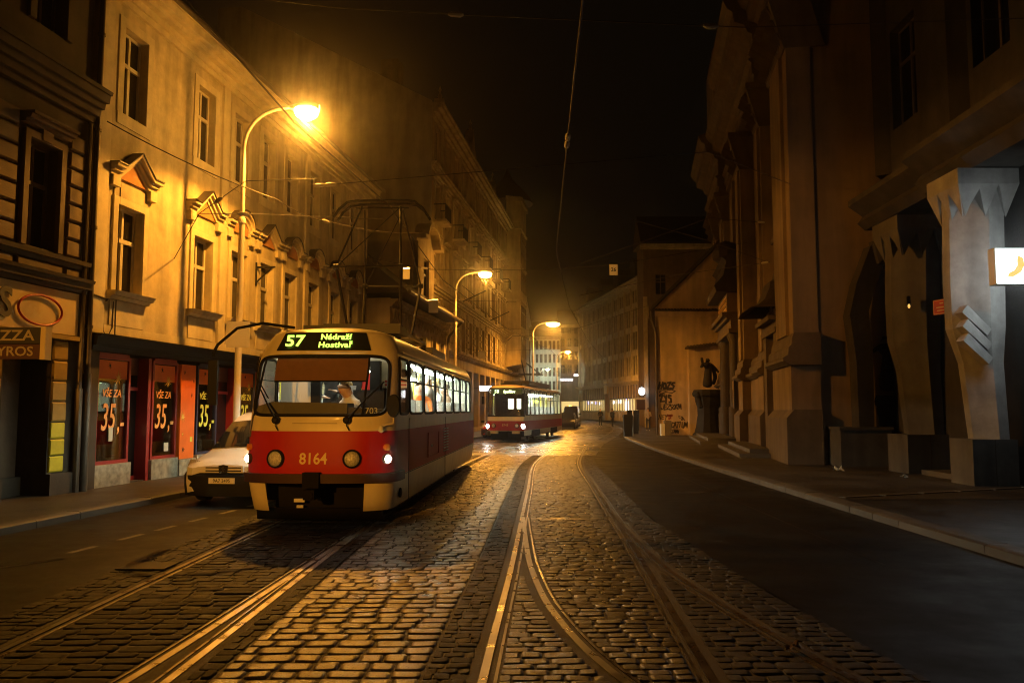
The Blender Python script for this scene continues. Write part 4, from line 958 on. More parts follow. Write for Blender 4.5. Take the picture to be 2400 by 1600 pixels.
# main portal: columns, entablature, bronze inscription, dark top piece
for x in (6.6, 7.35, 11.65, 12.4): MB().lathe([(.34, .3), (.34, 1.7), (.27, 1.75), (.24, 4.9), (.36, 5.2), (.36, 5.3)], 12, (x, -.62, 0)).build('portal_column', 'stone_dark', ch, smooth=35)
for x in (6.2, 11.3): MB().box(x, x + 1.5, -.6, .01, 0, 5.3).build('portal_pier', 'stone_dark', ch)
mb = MB(); mould(mb, 6.0, 13.0, 5.3, [(.2, 1.0), (.45, .9), (.15, 1.1), (.2, 1.3)]); mb.build('portal_entablature', 'church_stone', ch)
MB().box(7.2, 11.8, -.95, .0, 6.3, 7.4).build('portal_attic', 'church_plaster', ch)
mb = MB()
for k in range(9):
    for q in range(3): mb.box(7.6 + k * .46, 7.6 + k * .46 + .3, -.99, -.95, 6.5 + q * .28, 6.5 + q * .28 + .16)
mb.build('gilt_inscription', 'gold', ch)
mb = MB(); mb.prof([(.01, 7.4), (-1.5, 7.4), (-1.6, 7.7), (-1.15, 8.2), (-1.0, 8.9), (-1.2, 9.1), (-.6, 9.35), (.01, 9.35)], 6.6, 12.4); mb.lathe([(.3, 9.2), (.7, 9.5), (.75, 9.9), (.5, 10.3), (0, 10.5)], 10, (9.5, -.7, 0)); mb.build('portal_crown', 'stone_dark', ch, smooth=35)
# small portal with a pagoda roof and a gilt cross
for x in (22.1, 24.4): MB().box(x, x + .6, -.7, .01, 0, 4.2).build('portal_pier', 'church_stone', ch)
mb = MB(); mould(mb, 21.9, 25.2, 4.2, [(.15, .75), (.25, .7), (.15, .95)]); mb.build('portal_entablature', 'church_stone', ch)
mb = MB(); mb.box(22.3, 24.8, -.6, .01, 4.75, 5.1)
mb.lathe([(.42, 0), (.42, .05)], 16, (23.5, -.62, 4.85), 'y'); mb.build('portal_relief', 'church_plaster', ch)
rows = []
for wq, dz, py_ in ((1.9, 5.0, -1.55), (1.55, 5.12, -1.25), (1.25, 5.35, -1.0), (1.0, 5.75, -.8), (.95, 6.0, -.76), (.6, 6.15, -.5), (.45, 6.5, -.42), (.2, 6.85, -.3), (.05, 7.1, -.2)):
    rows.append([(23.55 - wq, .0, dz), (23.55 - wq, py_, dz), (23.55, py_ * 1.06, dz), (23.55 + wq, py_, dz), (23.55 + wq, 0, dz)])
MB().grid(rows).build('portal_roof', 'stone_dark', ch)
mb = MB(); mb.box(23.52, 23.58, -.25, -.2, 7.0, 7.75); mb.box(23.36, 23.74, -.25, -.2, 7.42, 7.5); mb.build('cross', 'gold', ch)
# steps before both portals
def steps(name, label, s0, s1, d):
    st = thing(name, label, 'steps', CP(0), TC)
    MB().box(s0, s1, -d, -.9, 0, .14).build('step', 'kerb_granite', st); MB().box(s0 + .35, s1 - .35, -d + .38, -.9, .14, .28).build('step', 'kerb_granite', st)
steps('church_steps', 'low stone steps in front of the main church portal with the dark crown', 5.2, 14.4, 2.55)
steps('church_steps', 'low stone steps in front of the small church portal with the gilt cross', 17.4, 25.2, 2.0)
for s, z in ((13.55, 2.2), (3.4, 2.2)):
    t = thing('notice_case', 'narrow glazed notice case shining on the church pier between the portals' if s > 10 else 'narrow notice case on the far church pier by the statue', 'notice case', CP(s, -.86 if s > 10 else -.55, 1.75), TC)
    MB().box(-.3, .3, -.06, .04, 0, 1.35).build('case', 'iron', t); MB().box(-.25, .25, -.07, -.062, .05, 1.3).build('pane', 'chrome', t)
# planter trough at the church corner
pt = thing('stone_trough', 'square pale concrete trough standing at the church corner', 'planter', (9.95, 23.6, .115))
MB().box(-.72, .72, -.45, .45, 0, 1.02).build('body', 'concrete', pt); MB().box(-.76, .76, -.49, .49, 1.02, 1.1).build('rim', 'concrete', pt)

# ---- cubist corner house: faceted columns, canopy beam, wall above
dh = thing('cubist_house', 'dark corner house with a faceted cubist canopy beam over the pavement', 'building', (10.75, 23.9, .1), R(-91.5))
holes = [(x, x + 1.5, z, z + 2.9) for x in (.9, 5.2, 9.5, 13.8, 18.1) for z in (9.6, 14.2)] + [(7.6, 12.2, .4, 5.4, .4), (13.6, 18.5, .4, 5.4, .4)]
mb = MB(); wall_holes(mb, .2, 30, 0, 20, holes, .35, .25); mb.box(.2, 30, .75, 1.1, 0, 19.8); mb.quad((.2, .25, 6.5), (.2, 10, 6.5), (.2, 10, 20), (.2, .25, 20)); mb.build('wall', 'concrete_shaded', dh)
for x in (.9, 5.2, 9.5, 13.8, 18.1):
    for z in (9.6, 14.2): window(dh, x + .75, .5, z, 1.5, 2.9, 'window_frame_dark', tr=.65)
    mb = MB(); mb.prism([(x - .9, .26, 8.4), (x - .45, -.12, 8.4), (x - .2, .26, 8.4)], (0, 0, 11)); mb.build('facet_pilaster', 'concrete_shaded', dh)
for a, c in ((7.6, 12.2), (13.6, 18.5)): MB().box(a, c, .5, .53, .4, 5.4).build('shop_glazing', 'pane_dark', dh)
mb = MB(); mb.prof([(.3, 6.75), (-.55, 6.75), (-.75, 6.95), (-.6, 7.15), (-1.0, 7.45), (-1.0, 7.6), (.3, 7.9)], .6, 4.6); mb.prof([(.3, 6.75), (-.75, 6.75), (-.95, 7.0), (-.8, 7.2), (-1.25, 7.55), (-1.25, 7.7), (.3, 8.05)], 4.6, 30); mb.build('canopy_beam', 'concrete_shaded', dh)
def faceted_column(name, label, x, y, zt, wb, wt, lean, seed, cm='concrete'):
    t = thing(name, label, 'column', (x, y, .1))
    r = random.Random(seed); h = wb / 2
    MB().prism([(-h, -h * .9, 0), (h, -h * .9, 0), (h, h, 0), (-h, h, 0)], (0, 0, .98)).build('base_block', 'concrete', t)
    MB().box(-h * .02, h * .02, -h * .9 - .004, -h * .88, .02, .97).build('joint', 'stone_dark', t)
    rows = []
    for z, w, dx in ((.98, wb * .72, .12), (2.6, wb * .80, .02), (3.35, wt * .96, -.06), (4.4, wt, -.05), (zt - .75, wt * 1.0, .0), (zt - .3, wt * 1.06, .0)):
        k = w / 2; rows.append([(-k + dx + lean * (zt - z) * -.0, k * .55, z), (-k * .95 + dx, k * .05, z), (k * .10 + dx, -k, z), (k * .8 + dx, -k * .85, z), (k + dx, -k * .1, z), (k + dx, k, z), (-k * .4 + dx, k, z)])
    MB().grid(rows, closed=True).build('shaft', cm, t)
    # zig-zag capital of hanging facets
    mb = MB(); k = wt * .62
    mb.prism([(-k, -k, zt - .32), (k, -k, zt - .32), (k * .9, k, zt - .32), (-k, k, zt - .32)], (0, 0, .34))
    n = 3
    for i in range(n):
        a = -k + 2 * k * i / n; b = a + 2 * k / n; c = (a + b) / 2
        mb.add([(a, -k, zt - .32), (b, -k, zt - .32), (c, -k * .72, zt - 1.0), (a, -k * .2, zt - .32), (b, -k * .2, zt - .32)], [(0, 1, 2), (0, 2, 3), (1, 4, 2), (0, 3, 4, 1)])
        mb.add([(-k, a, zt - .32), (-k, b, zt - .32), (-k * .72, c, zt - 1.0), (-k * .2, a, zt - .32), (-k * .2, b, zt - .32)], [(1, 0, 2), (0, 3, 2), (4, 1, 2), (3, 0, 1, 4)])
    mb.build('capital', cm, t)
    return t
c1 = faceted_column('cubist_column', 'pale faceted cubist column lit by the white light box', 10.12, 17.7, 6.7, .95, 1.05, 0, 3, 'concrete_lit')
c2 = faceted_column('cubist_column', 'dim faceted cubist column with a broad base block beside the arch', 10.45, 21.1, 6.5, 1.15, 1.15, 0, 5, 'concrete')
for i, (dz, ln_) in enumerate(((3.15, .95), (2.85, .75), (2.55, .5))):
    mb = MB(); mb.prism([(-.62, -.52, dz + .5), (-.15, -.60, dz), (-.05, -.58, dz + .14), (-.5, -.52, dz + .66)], (0, .3, 0)); mb.build('facet_bracket', 'concrete_lit', c1)
# cubist arch between church and column, with the dark statue group inside
ar = thing('cubist_arch', 'dark faceted arch between the church corner and the cubist column', 'arch', (9.75, 23.2, .1))
mb = MB(); mb.prism([(.05, 0, 0), (.45, 0, 0), (.5, 0, 3.2), (.42, 0, 4.4), (.7, 0, 5.3), (.95, 0, 5.9), (.55, 0, 6.3), (.1, 0, 5.2), (-.12, 0, 4.3), (.02, 0, 3.0)], (0, .5, 0)); mb.prism([(.95, 0, 5.9), (1.5, 0, 5.3), (1.9, 0, 4.0), (2.6, 0, 4.0), (2.6, 0, 6.6), (.55, 0, 6.3)], (0, .5, 0)); mb.build('frame', 'concrete_shaded', ar)
MB().prism([(.7, -.15, 5.75), (1.2, -.15, 5.75), (1.3, -.15, 6.4), (.95, -.3, 6.1), (.55, -.15, 6.4)], (0, .3, 0)).build('keystone', 'concrete_shaded', ar)
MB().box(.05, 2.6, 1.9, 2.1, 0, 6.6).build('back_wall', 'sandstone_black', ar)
# light box sign, street plate, posters
lb = thing('light_box', 'bright white light box sign with an orange stroke hung before the column', 'sign', (9.18, 15.5, 4.07))
MB().box(0, 1.35, -.11, .11, 0, .70).build('sign_case', 'white_panel', lb)
for y in (-.118, .112): MB().box(.02, 1.33, y, y + .006, .02, .68).build('lit_face', 'lightbox', lb)
pts = [(.62, .56), (.72, .50), (.74, .36), (.66, .22), (.50, .13), (.40, .15), (.44, .22), (.54, .27), (.60, .36), (.60, .46)]
MB().prism([(x - .19, -.12, z) for x, z in pts], (0, -.008, 0)).build('orange_stroke', 'lightbox_orange', lb)
MB().prism([(.16, -.12, .575), (.34, -.12, .595), (.34, -.12, .61), (.16, -.12, .59)], (0, -.008, 0)).build('orange_stroke', 'lightbox_orange', lb)
mb = MB(); mb.box(1.35, 1.7, -.03, .03, .1, .14); mb.box(1.35, 1.7, -.03, .03, .56, .6); mb.build('bracket', 'iron', lb)
sp = thing('street_plate', 'small red street name plate on the faceted column', 'street sign', (9.68, 18.3, 4.0), R(-72))
MB().box(-.24, .24, -.02, 0, -.16, .18).build('plate', 'sign_red', sp)
mb = MB(); mb.box(-.22, .22, -.024, -.02, .155, .168); mb.box(-.22, .22, -.024, -.02, -.148, -.135); mb.box(-.225, -.215, -.024, -.02, -.148, .168); mb.box(.215, .225, -.024, -.02, -.148, .168)
for z, w in ((.09, .1), (.0, .3), (-.07, .26)): mb.box(-w/2, w/2, -.024, -.02, z - .012, z + .012)
mb.build('border', 'sign_cream', sp)
for i, (z, h, m) in enumerate(((1.05, .62, 'cloth_navy'), (1.85, .5, 'sign_maroon'), (2.55, .24, 'sign_cream'))):
    tag(MB().box(-.22, .22, -.03, 0, 0, h).build('poster', m, None, loc=(10.28, 15.9, z)), ['blue poster pinned lowest at the right edge shop wall', 'dark red poster pinned between two others at the shop wall', 'small cream notice pinned above the posters at the shop wall'][i], 'poster')
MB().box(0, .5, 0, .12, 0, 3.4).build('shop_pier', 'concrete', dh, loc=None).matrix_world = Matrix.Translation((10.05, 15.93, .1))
st2 = thing('entrance_step', 'stone step between the two cubist columns', 'step', (10.4, 19.3, .11))
MB().box(-.35, .9, -1.0, 1.0, 0, .13).build('step', 'kerb_granite', st2)
nl = thing('niche_lamp', 'tiny orange lamp on the dim cubist column', 'lamp', (10.0, 20.55, 4.2))
MB().box(-.05, .05, -.05, .05, .1, .36).build('housing', 'iron', nl); MB().lathe([(.02, 0), (.035, .05), (.02, .1)], 8, (0, -.06, .05)).build('bulb', 'lightbox_orange', nl)
# ------------------------------------------------------------------ trams
class Shell:
    """plan outline at every height: half width w(z), nose yf(z); the nose is a superellipse of depth b"""
    def __init__(s, wz, yfz, b, n, L): s.wz, s.yfz, s.b, s.n, s.L = wz, yfz, b, n, L
    def w(s, z): return lerp_tab(s.wz, z)
    def yf(s, z): return lerp_tab(s.yfz, z)
    def front(s, a, z, out=0):
        w, yf = s.w(z), s.yf(z); ph = a * PI / 2; e = 2 / s.n
        sn, cs = abs(math.sin(ph)) ** e, max(0, math.cos(ph)) ** e
        p = Vector(((w + out * abs(math.sin(ph))) * math.copysign(sn, a), yf + s.b * (1 - cs) - out * math.cos(ph), z)); return p
    def rear(s, a, z):
        p = s.front(a, z); return Vector((p.x, s.L - p.y, z))
    def side(s, y, z, sg=1, out=0): return Vector((sg * (s.w(z) + out), y, z))
    def y0(s, z): return s.yf(z) + s.b
def sq(c, hw, hh, t, n=8):
    ct, st = math.cos(t), math.sin(t)
    return (c[0] + hw * math.copysign(abs(ct) ** (2 / n), ct), c[1] + hh * math.copysign(abs(st) ** (2 / n), st))
def hole_patch(mb, S, u0, u1, z0, z1, c, hw, hh, mi=0, n=8, N=56, rings=4):
    """quads between an outer rectangle and a rounded hole, both in (u, z), mapped by S"""
    inner = [sq(c, hw, hh, 2 * PI * i / N + .001, n) for i in range(N)]; outer = []
    for (u, z) in inner:
        du, dz = u - c[0], z - c[1]
        k = min([(u1 - c[0]) / du if du > 1e-6 else 9e9, (u0 - c[0]) / du if du < -1e-6 else 9e9, (z1 - c[1]) / dz if dz > 1e-6 else 9e9, (z0 - c[1]) / dz if dz < -1e-6 else 9e9])
        outer.append((c[0] + du * k, c[1] + dz * k))
    for q in ((u0, z0), (u0, z1), (u1, z0), (u1, z1)):
        i = min(range(N), key=lambda j: (outer[j][0] - q[0]) ** 2 / (u1 - u0) ** 2 + (outer[j][1] - q[1]) ** 2 / (z1 - z0) ** 2); outer[i] = q
    rows = [[S(a[0] + (b[0] - a[0]) * k / rings, a[1] + (b[1] - a[1]) * k / rings) for a, b in zip(inner, outer)] for k in range(rings + 1)]
    mb.grid(rows, mi=mi, closed=True); return [S(*p) for p in inner]
def pane_patch(S, c, hw, hh, n=8, N=40, rings=5):
    rows = [[S(c[0] + (p[0] - c[0]) * k, c[1] + (p[1] - c[1]) * k) for p in [sq(c, hw, hh, 2 * PI * i / N, n) for i in range(N)]] for k in [max(.02, q / rings) for q in range(rings + 1)]]
    return MB().grid(rows, closed=True)

def tram_body(t, sh, red, zb, z_sk, zw0, zw1, zroof, wind, bays, names=('tram_cream', 'tram_red', 'tram_under'), skirt_open=.5, door_bays=None, front_black=None, seal=.026, wh_n=9, roofm=None):
    """red = (z0, z1) belt; zb bumper bottom; zw0..zw1 window zone; wind = (a half, z0, z1); bays = y bounds"""
    mb = MB(); L = sh.L
    A = list(np.linspace(-1, 1, 33)); zl = [zb, *np.linspace(red[0], red[1], 4), *( [] if abs(zw0 - red[1]) < .02 else [zw0])]
    def col(i, j): zc = (zl[i] + zl[i + 1]) / 2; return 1 if red[0] < zc < red[1] else 0
    for S in (sh.front, sh.rear): mb.grid([[S(a, z) for a in A] for z in zl], mi=col)
    for sg in (-1, 1):
        mb.grid([[sh.side(y, z, sg) for y in [sh.y0(z) + (L - 2 * sh.y0(z)) * q / 14 for q in range(15)]] for z in zl], mi=col)
    # skirts
    zs = [z_sk, (z_sk + zb) / 2, zb]
    for S in (sh.front, sh.rear):
        for a0, a1 in ((-1, -skirt_open), (skirt_open, 1)):
            mb.grid([[S(a, z) for a in np.linspace(a0, a1, 9)] for z in zs])
    for sg in (-1, 1):
        mb.grid([[sh.side(y, z, sg) for y in [sh.y0(z) + (L - 2 * sh.y0(z)) * q / 14 for q in range(15)]] for z in zs])
    # windscreen zone
    fm = 0 if front_black is None else 3
    rim = hole_patch(mb, sh.front, -1, 1, zw0, zw1, (0, (wind[1] + wind[2]) / 2), wind[0], (wind[2] - wind[1]) / 2, fm, n=7, N=72, rings=5)
    mb.grid([[sh.rear(a, z) for a in A] for z in (zw0, (zw0 + zw1) / 2, zw1)])
    rims = []
    for sg in (-1, 1):
        ys = [sh.y0(zw0)] + bays; zc = (zw0 + zw1) / 2
        f = lambda u, z, sg=sg: sh.side(u if u > ys[0] + .01 else sh.y0(z), z, sg)
        for i, (a, b) in enumerate(zip(ys[:-1], ys[1:])):
            ww = (b - a) / 2 - .055; cc = ((a + b) / 2, zc + .01); hh = (zw1 - zw0) / 2 - .075
            rims.append((sg, hole_patch(mb, f, a, b, zw0, zw1, cc, ww, hh, 0, n=wh_n, N=40, rings=2), cc, ww, hh))
        ye = bays[-1]; mb.grid([[f(ye, z), sh.side(L - sh.y0(z), z, sg)] for z in (zw0, zc, zw1)])
    # roof
    zr = [zw1] + [z for z in zroof]
    rm = 4 if roofm else 0
    for S in (sh.front, sh.rear): mb.grid([[S(a, z) for a in A] for z in zr], mi=rm)
    for sg in (-1, 1): mb.grid([[sh.side(y, z, sg) for y in [sh.y0(z) + (L - 2 * sh.y0(z)) * q / 14 for q in range(15)]] for z in zr], mi=rm)
    body = mb.build('body', [*names, front_black or names[0], roofm or names[0]], t, smooth=50)
    # glass and rubber seals
    ws = pane_patch(lambda a, z: sh.front(a, z, -.012), (0, (wind[1] + wind[2]) / 2), wind[0], (wind[2] - wind[1]) / 2, 7, 72, 6).build('windscreen', 'tram_glass', t, smooth=60)
    MB().tube(rim + rim[:1], seal, 6, cap=False).build('window_seal', 'rubber', ws, smooth=60)
    for (sg, r, cc, ww, hh) in rims:
        o = MB().tube(r + r[:1], seal, 5, cap=False).build('side_window', 'rubber', t, smooth=60)
        pane_patch(lambda u, z, sg=sg: sh.side(u, z, sg, -.012), cc, ww, hh, wh_n, 40, 2).build('pane', 'tram_glass', o)
        zt = cc[1] + hh * .22
        m2 = MB(); m2.tube([sh.side(cc[0] - ww, zt, sg), sh.side(cc[0] + ww, zt, sg)], .016, 5)
        if ww > .55: m2.tube([sh.side(cc[0], zt, sg), sh.side(cc[0], cc[1] + hh, sg)], .012, 5)
        m2.build('sash_bar', 'rubber', o)
    return body

# ---------- the near red and cream tram
T1 = thing('tram', 'rounded red and cream tram on route 57 in front, numbered 8164', 'tram', (-2.89, 12.0, 0), R(-2.5), 'trams in the street')
sh = Shell([(.2, 1.06), (.6, 1.12), (1.0, 1.125), (2.4, 1.11), (2.58, 1.08), (2.75, 1.01), (2.89, .91), (2.97, .66), (3.03, .39), (3.06, .05)],
           [(.2, .14), (.6, .03), (.8, 0), (1.39, .03), (1.6, .07), (2.52, .36), (2.60, .40), (2.89, .52), (2.96, .76), (3.02, 1.2), (3.06, 1.9)], .64, 2.9, 14.0)
bays = [1.62] + [1.62 + 1.58 * k for k in range(1, 7)] + [12.3]
tram_body(T1, sh, (.70, 1.39), .66, .22, 1.555, 2.575, (2.65, 2.75, 2.85, 2.89, 2.93, 2.97, 3.01, 3.04, 3.06), (.66, 1.62, 2.51), bays, skirt_open=.365)
fr = sh.front
def strip_front(z0, z1, out, a0, a1, n=25, lip=.02): # a band that wraps round the nose
    mb = MB(); A = np.linspace(a0, a1, n)
    mb.grid([[fr(a, z0, 0) for a in A], [fr(a, z0, out) for a in A], [fr(a, z1, out) for a in A], [fr(a, z1, 0) for a in A]]); return mb
mb = strip_front(.64, .775, .07, -1, 1)
for sg in (-1, 1): mb.grid([[sh.side(sh.y0(z) + q, z, sg, o_) for q in (0, .25)] for z, o_ in ((.64, 0), (.64, .07), (.775, .07), (.775, 0))])
mb.build('bumper', 'tram_bumper', T1, smooth=40)
# headlights: two glazed ones, the lit lamps at the corners
def lens(a, z, r, lit, sh_=sh, glow='headlight_on', T=None):
    T = T or T1; p = sh_.front(a, z); q = sh_.front(a + .01, z); tx = (q - p).normalized(); ang = math.atan2(tx.y, tx.x)
    e = thing_part('headlight', T, p, ang)
    MB().lathe([(r * 1.22, .03), (r * 1.22, -.03), (r * 1.0, -.05), (r * .98, -.02)], 20, (0, 0, 0), 'y').build('rim', 'rubber' if r > .08 else 'tram_bumper', e, smooth=40)
    MB().lathe([(r, -.022), (r * .85, -.05), (r * .5, -.068), (0.001, -.074)], 20, (0, 0, 0), 'y').build('lens', glow if lit else 'headlamp_glass', e, smooth=60)
    return e
def thing_part(name, parent, loc, rz=0):
    o = bpy.data.objects.new(name, None); COL.objects.link(o); o.parent = parent; o.location = loc; o.rotation_euler = (0, 0, rz); return o
def a_at(x, z, s_=sh):
    lo, hi = 0, 1
    for _ in range(40):
        m_ = (lo + hi) / 2
        if s_.front(m_, z).x < abs(x): lo = m_
        else: hi = m_
    return math.copysign(lo, x)
for x in (-.56, .56): lens(a_at(x, .99), .99, .112, False)
for x in (-1.02, 1.02):
    e = lens(a_at(x, .98), .98, .062, True)
    MB().lathe([(.05, .02), (.05, -.04), (.02, -.055)], 12, (0, 0, .17), 'y').build('indicator', 'amber', e, smooth=40)
def on_nose(z, x=0, out=.006, s_=sh):
    a = a_at(x, z, s_) if x else 0; p = s_.front(a, z, out); dz = (s_.yf(z + .05) - s_.yf(z - .05)) / .1
    q = s_.front(a + .01, z) - s_.front(a - .01, z)
    return p, (PI / 2 - math.atan(dz), 0, math.atan2(q.y, q.x))
p, r_ = on_nose(.985); text('8164', .225, 'tram_number', T1, p, r_, bold=.004, sx=.92)
# destination board on the forehead
mb = MB(); A = np.linspace(-a_at(.68, 2.74), a_at(.68, 2.74), 17)
mb.grid([[fr(a, 2.60, .0) for a in A], [fr(a, 2.60, .03) for a in A], [fr(a, 2.88, .03) for a in A], [fr(a, 2.88, .0) for a in A]])
for a in (A[0], A[-1]): mb.quad(fr(a, 2.6, 0), fr(a, 2.6, .03), fr(a, 2.88, .03), fr(a, 2.88, 0))
db = mb.build('destination_board', 'sign_black', T1, smooth=30)
def led(s, size, x, z, sx=1, bold=.006, space=1.0):
    p, r_ = on_nose(z, 0, .036); p = p.copy(); p.x = x; p.y += abs(x) ** 3.1 * .12
    text(s, size, 'led_green', db, p, r_, bold=bold, sx=sx, space=space, ext=.001)
led('57', .262, -.44, 2.74, 1.12, .006); led('Nádraží', .132, .19, 2.805, 1.05, .004, 1.08); led('Hostivař', .132, .19, 2.68, 1.05, .004, 1.08)
# cab: blind, dash, partition, driver's seat
mb = MB(); A = np.linspace(-.40, .36, 9); mb.grid([[fr(a, z, -.09) for a in A] for z in (2.13, 2.25, 2.38, 2.55)]); mb.build('sun_blind', 'blind', T1)
mb = MB(); mb.tube([fr(a, 2.13, -.10) for a in A], .014, 6); mb.build('blind_bar', 'rubber', T1)
mb = MB(); mb.prism([(-1.05, .28, 1.3), (.42, .28, 1.3), (.42, .28, 1.80), (-.72, .28, 1.82), (-.92, .28, 1.76), (-1.02, .3, 1.62)], (0, .42, 0)); mb.prism([(.42, .32, 1.3), (1.05, .5, 1.3), (1.05, .5, 1.7), (.42, .32, 1.74)], (0, .35, 0)); mb.build('dashboard', 'dash', T1)
p, r_ = fr(.44, 1.68, -.06), (PI / 2, 0, .25); text('703', .13, 'white_sign', T1, p, r_)
mb = MB(); mb.box(-1.05, -.50, 1.68, 1.72, .9, 2.56); mb.box(.62, 1.05, 1.68, 1.72, .9, 2.56); mb.box(-.5, .62, 1.68, 1.72, .9, 1.55); mb.box(-.5, .62, 1.68, 1.72, 2.35, 2.56); mb.build('cab_partition', 'white_panel', T1)
mb = MB(); mb.box(-.52, -.36, 1.6, 1.68, .9, 2.5); mb.box(.50, .66, 1.45, 1.6, .9, 2.5); mb.box(.62, 1.1, 1.62, 1.66, 1.6, 2.12); mb.build('cab_post', 'rubber', T1)
o = MB().box(.68, 1.12, 1.58, 1.6, 2.06, 2.22).build('cab_notice', 'white_sign', T1)
for z in (2.17, 2.11): MB().box(.72, 1.08, 1.572, 1.578, z - .016, z + .016).build('print_line', 'sign_red', o)
MB().box(.78, .86, 1.66, 1.68, 2.44, 2.5).build('red_sticker', 'cloth_red', T1)
mb = MB(); mb.tube([(.8, 1.6, 2.32), (.95, 1.5, 2.34), (1.05, 1.46, 2.30)], .025, 6); mb.lathe([(.0, 0), (.07, .02), (.07, .08), (0, .12)], 10, (1.05, 1.44, 2.3), 'y'); mb.build('cab_fan', 'rubber', T1, smooth=40)
MB().box(-.5, .5, .95, 1.35, 2.52, 2.56).build('cab_light', 'cab_tube', T1)
# windscreen bars and wipers
for a0, a1 in ((-.50, -.60), (.36, .325)):
    MB().tube([fr(a0 + (a1 - a0) * q, 2.51 - .89 * q, .018) for q in np.linspace(0, 1, 7)], .017, 6).build('glazing_bar', 'rubber', T1, smooth=40)
def wiper(a_base, a_tip, z_tip):
    mb = MB(); b0 = fr(a_base, 1.55, .05); tip = fr(a_tip, z_tip, .045); mid = (b0 + tip) / 2; mid.y -= .02
    mb.tube([b0, mid, tip], [.02, .014, .01], 6); d = (tip - b0); mb.tube([tip - d * .35 + Vector((.04, -.01, .03)), tip + d * .32 + Vector((.04, -.005, 0))], .010, 5)
    mb.lathe([(.055, .04), (.055, -.03), (.03, -.05)], 10, tuple(b0), 'y'); mb.tube([b0, b0 + Vector((0, -.02, -.08)), b0 + Vector((.04, -.01, -.15))], .008, 5)
    mb.build('wiper', 'rubber', T1, smooth=40)
wiper(-.245, -.50, 2.0); wiper(.185, .42, 1.98)
o = MB().box(-.33, .33, -.008, .0, .0, .006).build('nose_flap_seam', 'tram_bumper', T1, loc=fr(0, 1.5, .004))
# coupler, lifeguard, underframe
mb = MB(); mb.box(-.12, .12, -.12, .5, .58, .80); mb.box(-.08, .08, -.2, .4, .42, .56); mb.lathe([(.07, 0), (.07, .25)], 10, (0, -.22, .48), 'y'); mb.build('coupler', 'tram_under', T1, smooth=40)
mb = MB(); mb.box(-.98, .98, .9, 13, .3, .88); mb.box(-.72, .72, .55, .62, .2, .6); mb.prism([(-.95, .42, .07), (.95, .42, .07), (.95, .38, .24), (-.95, .38, .24)], (0, .1, 0)); mb.build('underframe', 'tram_under', T1)
mb = MB(); mb.box(.0, .03, .3, .34, .36, .52); mb.box(-.38, -.22, .36, .4, .33, .38); mb.box(-.35, -.25, .4, .44, .22, .28); mb.build('coupler_tag', 'white_sign', T1)
for yb in (3.8, 10.2):
    for dy in (-.95, .95):
        for sg in (-1, 1): MB().lathe([(.12, -.06), (.34, -.05), (.35, .05), (.38, .06), (.38, .075), (.1, .075)], 20, (sg * .72, yb + dy, .37), 'x').build('wheel', 'iron', T1, smooth=40)
MB().lathe([(.075, -.02), (.075, .012), (.05, .02)], 14, (1.112, .95, .42), 'x').build('skirt_hatch', 'rubber', T1)
# seams, vents and hatch on the visible flank
mb = MB()
for y in (1.62, 6.4): mb.box(1.121, 1.129, y - .004, y + .004, .25, 1.56)
mb.box(1.122, 1.132, 1.2, 12.8, .682, .694); mb.build('flank_seam', 'tram_bumper', T1)
f = MB()
for y0_, y1_, z0_, z1_ in ((3.75, 5.3, .80, .815), (3.75, 5.3, 1.255, 1.27), (3.75, 3.765, .815, 1.255), (5.285, 5.3, .815, 1.255)): f.box(1.125, 1.137, y0_, y1_, z0_, z1_)
f.build('flank_hatch', 'tram_red', T1)
for i in range(9):
    for j in range(2): MB().box(1.122, 1.143, 6.1 + j * .42, 6.1 + j * .42 + .34, .80 + i * .06, .80 + i * .06 + .02).build('vent_slat', 'white_panel', T1)
MB().box(1.06, 1.095, 1.2, 12.7, 2.60, 2.625).build('rain_strip', 'tram_cream', T1)
MB().box(1.07, 1.14, 1.65, 12.4, 1.545, 1.568).build('window_ledge', 'tram_cream', T1)
# interior
MB().box(-1.05, 1.05, .8, 13.2, .86, .9).build('floor', 'dash', T1)
MB().box(-1.02, 1.02, 1.75, 12.9, 2.60, 2.63).build('ceiling', 'tram_inside', T1)
for x in (-.55, .55): MB().box(x - .07, x + .07, 1.95, 12.6, 2.555, 2.595).build('ceiling_light', 'tram_tube', T1)
MB().box(-1.07, -1.03, 1.75, 12.9, .9, 1.55).build('side_lining', 'tram_inside', T1); MB().box(1.03, 1.07, 1.75, 12.9, .9, 1.55).build('side_lining', 'tram_inside', T1)
MB().box(-1.1, 1.1, 13.0, 13.05, .9, 2.6).build('rear_lining', 'tram_inside', T1)
for y in (2.25, 3.3, 4.9, 6.6, 8.2, 9.8, 11.4):
    for x in (-.42, .48): MB().tube([(x, y, .9), (x, y, 2.58)], .022, 8).build('grab_pole', 'pole_yellow', T1, smooth=40)
seat = MB(); seat.box(-.22, .22, -.2, .22, .40, .46); seat.prism([(-.22, .22, .46), (.22, .22, .46), (.22, .3, .98), (-.22, .3, .98)], (0, .04, 0)); seat.box(-.05, .05, -.05, .1, 0, .4); sm = seat.mesh('seat', 'cloth_grey')
for k in range(9):
    for x in (-.78, .80): obj('seat', sm, T1, (x, 2.6 + k * 1.08, .9), (0, 0, 0))
MB().box(.28, .78, 1.22, 1.30, 1.2, 2.02).build('driver_seat', 'cloth_black', T1)
